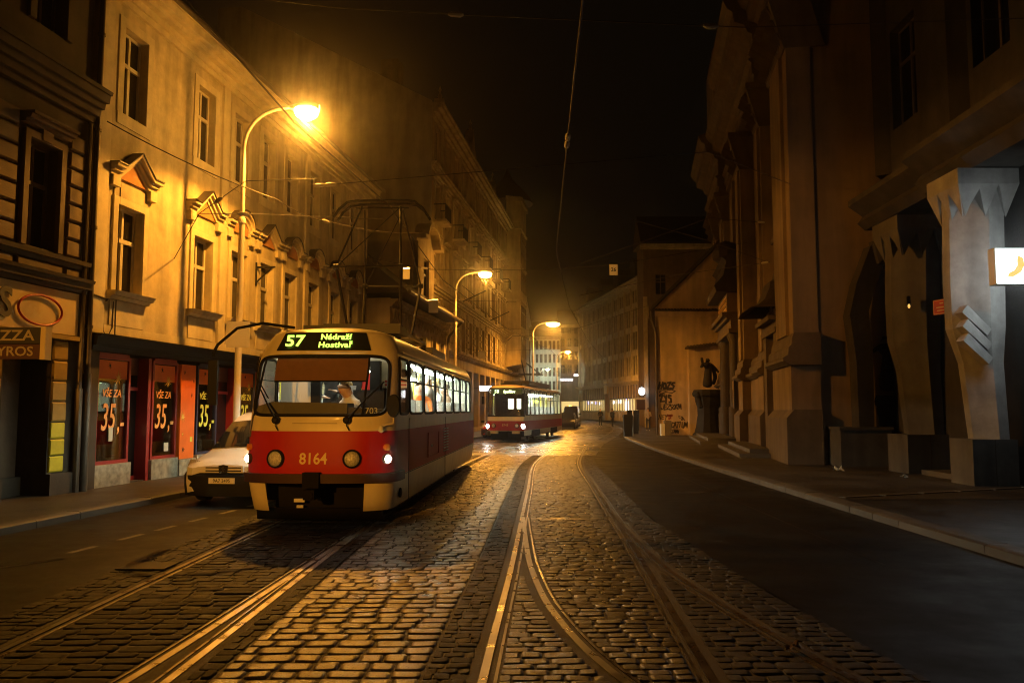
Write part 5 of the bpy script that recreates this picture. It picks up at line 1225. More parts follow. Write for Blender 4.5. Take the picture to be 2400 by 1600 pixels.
# roof gear and pantograph
mb = MB(); mb.box(-.72, .72, 3.0, 3.06, 3.1, 3.28); mb.box(-.72, .72, 6.1, 6.16, 3.1, 3.28); mb.box(-.72, -.66, 3.0, 6.1, 3.12, 3.18); mb.box(.66, .72, 3.0, 6.1, 3.12, 3.18)
for y in (3.0, 6.1):
    for x in (-.66, .66): mb.lathe([(.07, 3.0), (.05, 3.04), (.07, 3.06), (.05, 3.09), (.06, 3.12)], 8, (x, y + .03, 0))
for k in range(5): mb.tube([(-.72, 3.0 + k * .05, 3.20 + .01 * k), (.72, 3.0 + k * .05, 3.20 + .01 * k)], .018, 5)
mb.build('roof_frame', 'iron', T1, smooth=40); MB().box(-.85, .85, 2.2, 2.95, 3.02, 3.17).build('roof_box', 'iron', T1); MB().box(-.6, .6, 8, 10.5, 3.04, 3.22).build('roof_box', 'iron', T1)
pg = MB(); Yp = 4.7; top = 5.98
for sg in (-1, 1):
    for d in (-1, 1):
        base = Vector((sg * .52, Yp + d * .62, 3.24)); knee = Vector((sg * (.62), Yp + d * 1.25, 4.42)); hd = Vector((sg * .40, Yp + d * .12, top - .12))
        pg.tube([base, knee], .030, 6); pg.tube([knee, hd], .020, 6); pg.lathe([(.05, -.05), (.05, .05)], 8, tuple(knee), 'x')
for d in (-1, 1):
    pg.tube([(-.62, Yp + d * 1.25, 4.42), (.62, Yp + d * 1.25, 4.42)], .018, 6); pg.tube([(-.52, Yp + d * .62, 3.26), (.52, Yp + d * .62, 3.26)], .03, 6)
    pg.tube([(-.62, Yp + d * 1.25, 4.42), (.40, Yp + d * .15, top - .14)], .010, 5)
po = pg.build('pantograph', 'iron', T1, smooth=40)
bow = MB()
for d in (-.16, .16):
    bow.tube([(-.98, Yp + d, top - .34), (-.86, Yp + d, top - .16), (-.70, Yp + d, top - .03), (-.5, Yp + d, top), (.5, Yp + d, top), (.70, Yp + d, top - .03), (.86, Yp + d, top - .16), (.98, Yp + d, top - .34)], .028, 6)
bow.tube([(-.55, Yp, top - .12), (.55, Yp, top - .12)], .016, 6); bow.build('collector_bow', 'iron', po, smooth=40)
# mirrors
mb = MB(); mb.tube([(-.55, .75, 2.98), (-.95, .45, 3.02), (-1.25, .2, 2.92), (-1.48, .05, 2.66), (-1.52, .02, 2.55)], .024, 6); mb.tube([(-1.52, .02, 2.55), (-1.52, .02, 2.48)], .03, 6); mb.build('mirror_arm', 'rubber', T1, smooth=40)
MB().obox((-1.52, .02, 2.1), (.13, .08, .66), (0, 0, .1)).build('mirror', 'rubber', T1)
m2 = MB(); m2.lathe([(.02, -.05), (.095, -.045), (.10, .03), (.06, .06)], 16, (1.12, .24, 1.76), 'y', sx=1, sy=1.75); m2.build('mirror', 'rubber', T1, smooth=40)
mb = MB(); mb.tube([(1.12, .26, 1.66), (1.12, .26, 1.5), (1.0, .2, 1.47), (.97, .17, 1.42)], .012, 6); mb.lathe([(.0, 0), (.045, .03), (.03, .1), (0, .12)], 10, (.96, .15, 1.36)); mb.build('mirror_arm', 'tram_cream', T1, smooth=40)

# ---------- the boxy tram farther down the street
T2 = thing('tram', 'boxy dark fronted tram on route 58 farther down the street', 'tram', (-.36, 43.0, 0), R(-11.6), 'trams in the street')
s2 = Shell([(.25, .98), (.7, 1.0), (2.7, .98), (2.86, .95), (2.95, .85), (3.0, .68), (3.04, .05)], [(.25, .06), (.9, 0), (1.3, .05), (2.7, .27), (2.86, .30), (2.97, .42), (3.04, .7)], .26, 4.6, 14.2)
bays2 = [1.9 + 1.42 * k for k in range(9)]
tram_body(T2, s2, (.62, 1.12), .60, .34, 1.34, 2.86, (2.9, 2.94, 2.98, 3.01, 3.035), (.80, 1.38, 2.84), bays2, skirt_open=.86, front_black='rubber', roofm='tram_roof')
fr2 = s2.front
for x in (-.62, .62): lens(a_at(x, .87, s2), .87, .10, False, s2, T=T2)
for x in (-.93, .93): lens(a_at(x, .84, s2), .84, .11, True, s2, 'headlight_on_cool', T2)
p, r_ = on_nose(.90, 0, .008, s2); text('8748', .17, 'tram_number', T2, p, r_)
mb = MB(); A = np.linspace(-.55, .55, 9); mb.grid([[fr2(a, z, -.05) for a in A] for z in (2.52, 2.80)]); o = mb.build('destination_board', 'led_bg', T2)
p = fr2(0, 2.66, -.035); text('58', .25, 'led_pale', o, (-.52, p.y, 2.66), (R(82), 0, 0), bold=.004); text('Spořilov', .19, 'led_pale', o, (.16, p.y, 2.65), (R(82), 0, 0), bold=.01)
mb = MB()
for x in (-.58, .58): mb.box(x - .2, x + .2, -.1, .1, .46, .59)
mb.build('bumper_block', 'tram_cream', T2)
mb = MB(); mb.box(-.85, .85, .35, 13.6, .28, .85); mb.box(-.8, .8, .15, .3, .12, .5); mb.box(-.14, .14, -.12, .4, .3, .6); mb.build('underframe', 'tram_under', T2)
for yb in (3.6, 10.3):
    for dy in (-.9, .9):
        for sg in (-1, 1): MB().lathe([(.1, -.05), (.34, -.05), (.36, .06), (.1, .06)], 16, (sg * .72, yb + dy, .36), 'x').build('wheel', 'iron', T2, smooth=40)
    MB().box(.985, 1.01, yb - 1.35, yb + 1.35, .25, .6).build('bogie_opening', 'tram_under', T2)
mb = MB(); mb.tube([fr2(-.2, 1.38, .03), fr2(.12, 1.75, .03)], .012, 5); mb.tube([fr2(.35, 1.38, .03), fr2(.55, 1.8, .03)], .012, 5); mb.build('wiper', 'rubber', T2)
mb = MB(); mb.box(-.9, .9, 1.7, 1.75, .9, 1.75); mb.box(-.9, .9, 1.7, 1.75, 2.3, 2.6); mb.box(-.9, -.2, 1.7, 1.75, 1.75, 2.3); mb.box(.12, .28, 1.7, 1.75, 1.75, 2.3); mb.box(.52, .9, 1.7, 1.75, 1.75, 2.3); mb.build('cab_partition', 'tram_under', T2)
MB().box(-.9, .9, .5, 13.4, .85, .9).build('floor', 'dash', T2); MB().box(-.8, .8, 1.9, 13.2, 2.6, 2.64).build('ceiling', 'tram_inside', T2)
for x in (-.45, .45): MB().box(x - .06, x + .06, 2.3, 12.8, 2.55, 2.595).build('ceiling_light', 'tram_tube', T2)
MB().box(-.93, -.9, 1.9, 13.2, .9, 2.55).build('side_lining', 'tram_inside', T2)
for y in (3.2, 5.0, 7.2, 9.4, 11.5): MB().tube([(.3, y, .9), (.3, y, 2.58)], .022, 6).build('grab_pole', 'pole_yellow', T2)
for k in range(8): obj('seat', sm, T2, (.62, 3.0 + k * 1.2, .9))
MB().box(.2, .6, 7, 7.05, 2.1, 2.3).build('info_panel', 'letter_green', T2)
mb = MB(); mb.box(-.7, .7, 3.0, 10.5, 3.05, 3.32); mb.box(-.6, .6, 1.6, 2.9, 3.02, 3.16); mb.build('roof_box', 'iron', T2)
pg = MB(); pg.tube([(.25, 4.6, 3.3), (.25, 3.2, 4.5)], .035, 6); pg.tube([(.25, 3.2, 4.5), (.1, 4.4, 5.95)], .02, 6); pg.tube([(-.8, 4.4, 5.7), (-.5, 4.4, 5.98), (.6, 4.4, 5.98), (.9, 4.4, 5.7)], .025, 6); pg.build('pantograph', 'iron', T2, smooth=40)
for sg in (-1, 1): 
    mb = MB(); mb.tube([(sg * .95, .2, 2.75), (sg * 1.15, .0, 2.6), (sg * 1.18, 0, 2.4)], .015, 5); mb.obox((sg * 1.18, 0, 2.2), (.14, .06, .4)); mb.build('mirror', 'rubber', T2)
# ------------------------------------------------------------------ street lamps (each carries its own light)
def lamp(label, loc, arm, H=9.0, rz=0., power=LAMP_POWER, glow='lamp_glow', col=SODIUM, cone=163, tilt=15, group='curved street lamps', size=1., aim=None, blend=.18):
    t = thing('street_lamp', label, 'street lamp', loc, rz, group)
    mb = MB(); mb.tube([(0, 0, 0), (0, 0, .9), (0, 0, .95), (0, 0, 6.2)], [.115, .11, .085, .075], 12); r = 1.0
    pts = [(0, 0, 6.2), (0, 0, H - r)] + [(r * (1 - math.cos(a)), 0, H - r + r * math.sin(a)) for a in np.linspace(.15, PI / 2 - .06, 8)] + [(arm - .25, 0, H + .04)]
    mb.tube(pts, [.06] + [.05] * (len(pts) - 2) + [.04], 10)
    for z in (6.2, .9): mb.lathe([(.09, -.05), (.095, .05), (.06, .1)], 12, (0, 0, z))
    mb.build('pole', 'lamp_post', t, smooth=40)
    MB().lathe([(.17, 0), (.17, .08), (.12, .12)], 12).build('base', 'iron', t)
    mb = MB(); rows = []
    for q, w, h0, h1 in ((-.30, .05, -.02, .05), (-.2, .10, -.05, .09), (.05, .16, -.06, .14), (.3, .15, -.06, .13), (.42, .08, -.05, .08)):
        rows.append([(arm + q, -w, h0), (arm + q, -w, (h0 + h1) / 2), (arm + q, -w * .5, h1), (arm + q, w * .5, h1), (arm + q, w, (h0 + h1) / 2), (arm + q, w, h0)])
    rows = [[(x, y, z + H) for x, y, z in q] for q in rows]
    mb.grid(rows, closed=True); hd = mb.build('lamp_head', 'lamp_post', t, smooth=50)
    MB().lathe([(.0, -.32), (.07, -.30), (.12, -.23), (.145, -.12), (.14, -.05)], 16, (arm + .10, 0, H + .02), sx=2.1 * size, sy=1.8 * size).build('lens', glow, hd, smooth=60)  # bowl made oversized so its bright disc imitates lamp glare
    if power:
        ld = bpy.data.lights.new('lamp_light', 'SPOT'); ld.energy = power; ld.color = col; ld.spot_size = R(cone); ld.spot_blend = blend; ld.shadow_soft_size = .09
        lo = bpy.data.objects.new('lamp_light', ld); COL.objects.link(lo); lo.parent = t; lo.location = (arm + .1, 0, H - .40); lo.rotation_euler = (0, R(-tilt), 0)
        if aim:      # beam turned and stretched onto one target, not a lamp's natural spread
            lo.rotation_euler = (Vector(aim) - Vector(loc) - Vector((arm + .1, 0, H - .4))).to_track_quat('-Z', 'Y').to_euler(); ld.spot_blend = .25; lo.scale = (2.1, 1, 1)
        pd = bpy.data.lights.new('lamp_glow_light', 'POINT'); pd.energy = power * .12; pd.color = col; pd.shadow_soft_size = .12
        po_ = bpy.data.objects.new('lamp_glow_light', pd); COL.objects.link(po_); po_.parent = t; po_.location = (arm + .1, 0, H - .46)
        if aim: pd.energy = 300
    return t
lamp('tall curved street lamp glaring above the white van', (-6.63, 19.8, .11), 1.43, H=9.05)
lamp('curved street lamp halfway down the street above the tail of the nearer tram', (-3.06, 44, .11), 1.5, glow='lamp_glow_small', cone=152, size=1.2, power=4400, blend=.3)
lamp('curved street lamp with a starry glare above the farther tram', (1.80, 70, .11), 1.62, glow='lamp_glow', size=1.9, cone=173, tilt=0, power=4400, blend=.3)
lamp('distant street lamp glowing before the brown shop house', (5.7, 104, .11), 1.3, glow='lamp_glow_small', power=6500, cone=172, blend=.5)
lamp('small distant lamp in front of the pale office block', (4.35, 128, .11), 1.1, H=8.0, glow='lamp_glow_cool', power=4200, col=(.85, 1.0, .72), cone=42, aim=(4.6, 140, 8))
lamp('unseen street lamp behind the viewer with its beam narrowed onto the tram front', (-11.9, -31, .11), 1.5, power=46000, cone=7.2, aim=(-3.25, 12.3, 2.85))  # unseen lamp; strong narrow beam shaped to light tram front and van, sparing ground
# sign plate on the first lamp post
t = thing('post_sign', 'square pale sign plate fixed to the nearest lamp post', 'sign', (-6.63, 19.67, 3.2)); MB().box(-.26, .30, -.02, .02, 0, .62).build('plate', 'white_sign', t)
mb = MB(); mb.box(-.08, .08, .02, .22, .2, .25); mb.box(-.08, .08, .02, .22, .4, .45); mb.build('clamp', 'iron', t)

# ------------------------------------------------------------------ overhead wires
def wire(name, label, pts, r=.012, sag=0, ins=(), parts=None, cat='wire'):
    t = thing(name, label, cat, pts[0], 0)
    o = Vector(pts[0]); P_ = []
    for a, b in zip(pts[:-1], pts[1:]):
        a, b = Vector(a), Vector(b)
        for q in np.linspace(0, 1, 9)[:-1]:
            p = a.lerp(b, q); p.z -= sag * 4 * q * (1 - q); P_.append(p - o)
    P_.append(Vector(pts[-1]) - o)
    MB().tube(P_, r, 5).build('cable', 'wire', t, smooth=60)
    for (k, q) in ins:
        a, b = Vector(pts[k]), Vector(pts[k + 1]); p = a.lerp(b, q); p.z -= sag * 4 * q * (1 - q); d = (b - a).normalized() * .13
        MB().tube([p - o - d, p - o - d * .6, p - o + d * .6, p - o + d], [.02, .045, .045, .02], 8).build('insulator', 'insulator', t, smooth=40)
    return t
wire('contact_wire', 'tram contact wire leading over the nearer tram pantograph', [(-3.6, 4, 6.0), (-3.27, 12, 6.0), (-2.6, 17, 6.0), (-2.3, 27, 6.0), (-.3, 43, 6.0), (2.9, 60, 6.0), (6, 85, 6.0)], .014)
wire('contact_wire', 'tram contact wire high over the empty middle track', [(.62, 5, 6.0), (.75, 8.3, 6.02), (.9, 13, 6.05), (1.2, 22, 6.0), (2.4, 34, 6.0), (4.6, 50, 6.0), (8.2, 72, 6.0)], .013, ins=((1, .96), (2, .02)))
wire('span_wire', 'thick cable from the townhouse corner down past the lamp post', [(-8.35, 16.45, 7.62), (-5.45, 18.6, 6.55), (-4.6, 20.5, 6.45), (-2.5, 22, 6.5)], .014, sag=.1, ins=((1, .9),))
wire('span_wire', 'thin cross wire with bright fittings over the nearer tram', [(-4.35, 17.5, 6.55), (-2.4, 17.6, 6.75), (4.5, 18.4, 7.6), (9.1, 25.2, 8.6)], .010, ins=((0, .08), (0, .2)))
wire('span_wire', 'cross wire carrying hanging signs beyond the nearer pantograph', [(-5.2, 28.5, 7.05), (-2.9, 29, 6.7), (1.0, 29.5, 6.75), (3.75, 30, 7.05), (9.6, 33, 8.5)], .012, ins=((0, .9),))
wire('span_wire', 'high cross wire near the top of the street with an insulator in the middle', [(-9.3, 10.0, 7.6), (-2.9, 13, 8.3), (-.9, 13.2, 8.28), (4.0, 13.6, 8.25), (10.6, 14.5, 8.9)], .009, ins=((1, .98), (2, .88)))
wire('span_wire', 'bracket wire fanning from a knot to the townhouse front', [(-8.1, 19.4, 5.3), (-6.6, 17.0, 5.82), (-5.9, 17.8, 6.75), (-4.7, 19.2, 7.2)], .010, ins=((1, .4),))
wire('span_wire', 'slack bracket wire from the knot beside the lamp post', [(-6.6, 17.0, 5.82), (-5.6, 18.0, 6.05), (-3.2, 20, 6.4)], .009, ins=((0, .7),))
wire('span_wire', 'upper wire anchored on the church pilaster', [(9.55, 30.5, 8.75), (7.6, 31, 9.05), (2.6, 30.6, 7.2)], .013, ins=((0, .06),))
wire('span_wire', 'lower wire anchored with a black turnbuckle on the church pilaster', [(9.55, 30.0, 7.15), (6.5, 32, 7.0), (2.9, 35, 6.6)], .013, ins=((0, .05),))
wire('span_wire', 'steep wire from the church pilaster up to the far span', [(9.5, 30.2, 7.2), (7.4, 31, 8.2), (4.8, 32, 9.2)], .009)
wire('span_wire', 'far cross wire between the oriel house and the gable house', [(-1.0, 66, 8.3), (4.0, 60, 7.4), (9.1, 54, 8.6)], .012)
def hang(name, label, p, w, h, txt=None):
    t = thing(name, label, 'sign', p); MB().box(-w/2, w/2, -.012, .012, -h, 0).build('plate', 'white_sign', t)
    MB().box(-w/2, w/2, -.03, .03, 0, .05).build('hanger', 'chrome', t)
    if txt: text(txt, h * .5, 'black_paint', t, (0, -.016, -h * .5), bold=.003)
hang('hanging_sign', 'small white sign reading 26 hanging from the cross wire before the roofs', (3.75, 29.94, 7.05), .30, .40, '26')
hang('hanging_sign', 'small blank hanging plate behind the right arm of the pantograph', (-3.75, 28.8, 6.68), .24, .36)
hang('hanging_sign', 'larger blank plate hanging in front of the ornate house frieze', (-3.5, 36.2, 6.55), .42, .55)
hang('hanging_sign', 'blank plate in the shadow of the ornate facade beyond the second lamp', (-2.05, 55, 5.6), .5, .5)
wire('span_wire', 'short cross wire over the low house holding a blank plate', [(-5.0, 36.0, 6.75), (-3.3, 36.2, 6.56), (0.2, 37, 6.6)], .01)
wire('span_wire', 'cross wire in front of the ornate facade holding a shaded plate', [(-3.1, 54.6, 5.8), (-2.05, 55, 5.62), (2.4, 57, 5.9)], .01)

# ------------------------------------------------------------------ cars
def car(name, label, cat, loc, rz, st, glass_i, paint, plastic, grille=True, plate=None, hw=.84, head='headlamp_glass', zbump=.58, group=None):
    """st: stations (y, w, z sill, z mid, z belt, z top, w top)"""
    t = thing(name, label, cat, loc, rz, group)
    def sec(y, w, zs, zm, zb, zt, wt):
        return [(-w * .96, y, zs), (-w, y, zm), (-w * .985, y, zb), (-wt - (w - wt) * .18, y, zb + (zt - zb) * .72), (-wt, y, zt - .015), (-wt * .5, y, zt + .02), (0, y, zt + .03), (wt * .5, y, zt + .02), (wt, y, zt - .015), (wt + (w - wt) * .18, y, zb + (zt - zb) * .72), (w * .985, y, zb), (w, y, zm), (w * .96, y, zs)]
    rows = [sec(*s) for s in st]
    mb = MB(); mb.grid(rows); n = len(rows[0])
    mb.add(rows[0], [tuple(range(n))]); mb.add(rows[-1], [tuple(range(n))])
    mb.build('body', paint, t, smooth=38)
    i0, i1 = glass_i   # the windscreen lies between these stations
    g = [[Vector(p) + Vector((0, -.012, .016)) for p in r[4:9]] for r in rows[i0:i1 + 1]]
    MB().grid(g).build('windscreen', 'car_glass', t, smooth=50)
    for sg in (0, 1):
        q = []
        for r in rows[i1:-1]:
            a, b = (r[2], r[4]) if sg == 0 else (r[10], r[8]); a, b = Vector(a), Vector(b); o = Vector((-.012 if sg == 0 else .012, 0, 0)); q.append([a.lerp(b, .08) + o, a.lerp(b, .85) + o])
        MB().grid(q).build('side_glass', 'car_glass', t)
    bx = [(x, .9 * .30 * abs(x / hw) ** 3.2 - .06) for x in np.linspace(-hw, hw, 15)]
    MB().grid([[(x, y + .25, .16) for x, y in bx], [(x, y, .17) for x, y in bx], [(x, y - .04, .34) for x, y in bx], [(x, y - .05, zbump - .05) for x, y in bx], [(x, y + .02, zbump) for x, y in bx], [(x, y + .25, zbump + .005) for x, y in bx]]).build('bumper', plastic, t, smooth=50)
    for sg in (-1, 1):
        rowsh = []
        for z0, dz in ((zbump + .01, 0), (zbump + .10, 0), (zbump + .19, .05)):
            rowsh.append([(sg * x, .27 * (x / hw) ** 3.2 - .035 + dz + (z0 - zbump) * .35, z0 + (0 if x < hw * .7 else .03)) for x in np.linspace(hw * .54, hw * .97, 6)])
        MB().grid(rowsh).build('headlight', head, t, smooth=50)
        for y in (.78, st[-1][0] - .75):
            w = MB(); w.lathe([(.20, -.09), (.29, -.085), (.30, 0), (.29, .085), (.2, .09)], 18, (sg * (hw - .1), y, .30), 'x'); wo = w.build('wheel', 'tyre', t, smooth=40)
            MB().lathe([(.19, -.02), (.18, .02), (.05, .03)], 14, (sg * (hw - .0), y, .30), 'x').build('rim', 'hub', wo, smooth=40)
        mo = MB(); mo.obox((sg * (hw + .12), st[i0][0] + .28, st[i0][5] + .08), (.2, .1, .16)); mo.build('wing_mirror', plastic, t)
    if grille:
        g = MB().box(-.36, .36, -.06, .0, zbump + .015, zbump + .125).build('grille', paint, t)
        for z in (.03, .085):
            MB().box(-.33, -.07, -.066, -.058, zbump + z, zbump + z + .022).build('slot', 'rubber', g); MB().box(.07, .33, -.066, -.058, zbump + z, zbump + z + .022).build('slot', 'rubber', g)
        b = MB().prism([(-.075, -.06, zbump + .01), (.075, -.06, zbump + .01), (.085, -.06, zbump + .13), (0, -.06, zbump + .15), (-.085, -.06, zbump + .13)], (0, -.02, 0)).build('badge', 'black_paint', g)
        e = [(-.03, .02), (-.01, .06), (-.03, .085), (-.01, .11), (.02, .12), (.03, .10), (.01, .09), (.045, .07), (.04, .06), (.01, .065), (.03, .03), (.015, .02), (-.0, .045), (-.015, .02)]
        MB().prism([(x, -.081, zbump + z) for x, z in e], (0, -.004, 0)).build('emblem', 'chrome', b)
    if plate:
        p = MB().box(-.24, .24, -.125, -.112, .40, .50).build('number_plate', 'white_sign', t); text(plate, .085, 'black_paint', p, (0, -.128, .45), sx=.95)
    mb = MB()
    for sg in (-1, 1):
        b0 = Vector(rows[i0][6]) + Vector((sg * .3, -.02, .03)); mb.tube([b0, b0 + Vector((.36, .06, .07))], .01, 4)
    mb.build('wiper', 'rubber', t)
    return t
VAN = [(0.0, .62, .25, .42, .66, .70, .46), (.08, .76, .22, .42, .68, .76, .56), (.3, .82, .22, .45, .72, .83, .66), (.92, .84, .22, .5, .86, .94, .72), (1.0, .84, .22, .5, .88, .96, .73), (1.35, .84, .22, .5, .90, 1.24, .68), (1.66, .84, .22, .5, .92, 1.46, .64), (1.9, .84, .22, .5, .92, 1.58, .63), (2.3, .84, .22, .5, .93, 1.66, .64), (3.8, .84, .22, .5, .93, 1.66, .64), (4.05, .80, .25, .5, .93, 1.55, .6)]
car('white_van', 'small white van with a dark bumper parked between the kerb and the nearer tram', 'van', (-5.12, 14.75, 0), R(-6), VAN, (4, 6), 'van_white', 'van_plastic', True, '9A7 2495')
HATCH = [(0.0, .62, .25, .42, .62, .66, .46), (.08, .74, .22, .42, .66, .72, .56), (.9, .82, .22, .5, .80, .88, .70), (1.0, .82, .22, .5, .82, .9, .7), (1.5, .82, .22, .5, .86, 1.32, .58), (1.8, .82, .22, .5, .88, 1.42, .56), (3.0, .82, .22, .5, .88, 1.42, .56), (3.7, .80, .25, .5, .86, 1.0, .58), (3.9, .76, .3, .5, .8, .9, .55)]
car('parked_car', 'red car parked at the kerb on the left of the farther tram', 'car', (-1.05, 49.3, 0), R(-9), HATCH, (3, 5), 'car_red', 'van_plastic', False, group=None)
car('dark_car', 'dark car following behind the farther tram', 'car', (4.75, 73.0, 0), R(-9), HATCH, (3, 5), 'car_dark', 'van_plastic', False)
VAN2 = [(a, b, c, d, e * 1.15, f * 1.25, g) for a, b, c, d, e, f, g in VAN]
car('dark_van', 'tall dark van behind the low dark car near the lit shops', 'van', (5.6, 80.5, 0), R(-9), VAN2, (4, 6), 'car_dark', 'van_plastic', False)

# ------------------------------------------------------------------ people
def skin_mesh(name, J, E, rad, labels, matmap, sub=1):
    """one continuous skinned body from joints J, edges E and radii; faces take the material of their nearest bone"""
    ks = list(J); ix = {k: i for i, k in enumerate(ks)}
    me = bpy.data.meshes.new('tmp'); me.from_pydata([J[k] for k in ks], [(ix[a], ix[b]) for a, b in E], [])
    o = bpy.data.objects.new('tmp', me); COL.objects.link(o)
    m = o.modifiers.new('s', 'SKIN'); m.use_smooth_shade = True
    sv = me.skin_vertices[0].data
    for k in ks:
        r = rad[k]; sv[ix[k]].radius = r if isinstance(r, tuple) else (r, r)
        sv[ix[k]].use_root = (k == 'pelvis')
    s = o.modifiers.new('u', 'SUBSURF'); s.levels = sub; s.render_levels = sub
    dg = bpy.context.evaluated_depsgraph_get(); dg.update()
    out = bpy.data.meshes.new_from_object(o.evaluated_get(dg)); out.name = name
    bpy.data.objects.remove(o); bpy.data.meshes.remove(me)
    mats = list(dict.fromkeys(matmap.values())); out.materials.clear()
    for q in mats: out.materials.append(MATS[q])
    segs = [(Vector(J[a]), Vector(J[b]), labels.get((a, b)) or labels.get(b) or 'top') for a, b in E]
    for p in out.polygons:
        c = Vector(p.center); best, bl = 9e9, 'top'
        for a, b, l in segs:
            d = b - a; t = max(0, min(1, (c - a).dot(d) / max(1e-9, d.length_squared))); q = (c - a - d * t).length_squared
            if q < best: best, bl = q, l
        p.material_index = mats.index(matmap[bl])
    out.polygons.foreach_set('use_smooth', [True] * len(out.polygons)); return out
def person(label, loc, rz, pose='stand', top='cloth_black', legs='cloth_navy', shoes='shoe_white', hair='hair_dark', long_hair=False, hat=None, h=1.75, lean=0., stride=.0, armb=0., parent=None, headturn=0., female=False, hold=False):
    k = h / 1.75; J = {}; seated = pose == 'sit'
    pz = .95 if not seated else .48
    J['pelvis'] = (0, 0, pz); J['spine'] = (0, -.01 - lean * .3, pz + .24); J['chest'] = (0, -lean * .7, pz + .44); J['neck'] = (0, -.01 - lean, pz + .58)
    hx = headturn; J['head'] = (hx * .03, -.03 - lean * 1.15, pz + .66); J['crown'] = (hx * .03, -.02 - lean * 1.25, pz + .79); J['nose'] = (hx * .08, -.128 - lean * 1.22, pz + .69)
    E = [('pelvis', 'spine'), ('spine', 'chest'), ('chest', 'neck'), ('neck', 'head'), ('head', 'crown'), ('head', 'nose')]
    rad = {'pelvis': (.155, .115), 'spine': (.135, .10), 'chest': (.15, .105), 'neck': (.062, .062), 'head': (.098, .112), 'crown': (.088, .104), 'nose': (.018, .02)}
    if female: rad['spine'] = (.115, .09); rad['chest'] = (.13, .10)
    lab = {'spine': 'top', 'chest': 'top', 'neck': 'top', 'head': 'skin', 'crown': 'skin', 'nose': 'skin'}
    sw = .17 if female else .19
    for s, n in ((-1, 'l'), (1, 'r')):
        st = stride * s
        J['sh' + n] = (s * sw, -lean * .8, pz + .49)
        if seated: el, wr = (s * .24, -.08 - lean, pz + .24), (s * .14, -.32 - lean * .6, pz + .20)
        elif armb: el, wr = (s * .25, .02, pz + .20), (s * .10, -.20, pz + .20 + .05 * s)
        else: el, wr = (s * .25, .03 + st * .35, pz + .20), (s * .26, -.06 + st * .7, pz - .06)
        J['el' + n], J['wr' + n] = el, wr
        d = (Vector(wr) - Vector(el)).normalized(); pm = Vector(wr) + d * .075; J['pa' + n] = tuple(pm)
        E += [('chest', 'sh' + n), ('sh' + n, 'el' + n), ('el' + n, 'wr' + n), ('wr' + n, 'pa' + n)]
        rad.update({'sh' + n: .068, 'el' + n: .046, 'wr' + n: .030, 'pa' + n: (.034, .018)})
        lab.update({'sh' + n: 'top', 'el' + n: 'top', 'wr' + n: 'top', 'pa' + n: 'skin'})
        fw = Vector((0, 1, 0)) if abs(d.y) < .8 else Vector((1, 0, 0))
        for i, (off, ln) in enumerate(((-.026, .075), (-.009, .088), (.009, .082), (.026, .064))):
            f1 = pm + fw * off + d * ln * .55; f2 = f1 + d * ln * .4 + Vector((-s * .018, 0, 0)); J[f'f{i}{n}'] = tuple(f1); J[f'g{i}{n}'] = tuple(f2)
            E += [('pa' + n, f'f{i}{n}'), (f'f{i}{n}', f'g{i}{n}')]; rad[f'f{i}{n}'] = .0095; rad[f'g{i}{n}'] = .008; lab[f'f{i}{n}'] = lab[f'g{i}{n}'] = 'skin'
        th = Vector(wr) + d * .035 - fw * .045; J['th' + n] = tuple(th); E.append(('wr' + n, 'th' + n)); rad['th' + n] = .011; lab['th' + n] = 'skin'
        J['hi' + n] = (s * .095, 0, pz - .04)
        if seated: kn, an, to = (s * .12, -.44, pz + .02), (s * .12, -.42, .10), (s * .13, -.58, .04)
        else: kn, an, to = (s * .10, -.03 + st * .6 - abs(st) * .1, .50), (s * .10, .04 + st * 1.15, .09), (s * .115, -.13 + st * 1.15, .04)
        J['kn' + n], J['an' + n], J['to' + n] = kn, an, to
        E += [('pelvis', 'hi' + n), ('hi' + n, 'kn' + n), ('kn' + n, 'an' + n), ('an' + n, 'to' + n)]
        rad.update({'hi' + n: .098, 'kn' + n: .064, 'an' + n: .045, 'to' + n: (.045, .03)}); lab.update({'hi' + n: 'legs', 'kn' + n: 'legs', 'an' + n: 'legs', 'to' + n: 'shoes'})
    J = {a: tuple(np.array(b) * k) for a, b in J.items()}; rad = {a: (tuple(np.array(b) * k) if isinstance(b, tuple) else b * k) for a, b in rad.items()}
    me = skin_mesh('body', J, E, rad, lab, {'top': top, 'legs': legs, 'shoes': shoes, 'skin': 'skin'})
    t = thing('person', label, 'person', loc, rz)
    obj('body', me, t)
    cr, hd = Vector(J['crown']), Vector(J['head']); c = (cr + hd) / 2 + Vector((0, .018, .028)) * k
    mb = MB(); rows = []
    for i, ph in enumerate(np.linspace(.02 if not long_hair else -.6, PI / 2 - .05, 7)):
        rows.append([(c.x + .094 * k * math.cos(ph) * math.cos(a), c.y + .112 * k * math.cos(ph) * math.sin(a) + (.0 if math.sin(a) > -.3 else .035 * k * max(0, .7 - ph)), c.z + .105 * k * math.sin(ph) + (.05 * k if math.sin(a) < -.45 and ph < .5 else 0)) for a in np.linspace(0, 2 * PI, 15)[:-1]])
    mb.grid(rows, closed=True); mb.v.append((c.x, c.y, c.z + .107 * k)); n = len(mb.v) - 1
    for j in range(14): mb.f.append((n - 14 + j, n - 14 + (j + 1) % 14, n)); mb.m.append(0)
    if long_hair: mb.lathe([(.075 * k, -.2 * k), (.10 * k, -.1 * k), (.08 * k, .02 * k)], 10, (c.x, c.y + .045 * k, c.z), sy=.7)
    mb.build('hair', hair, t, smooth=60)
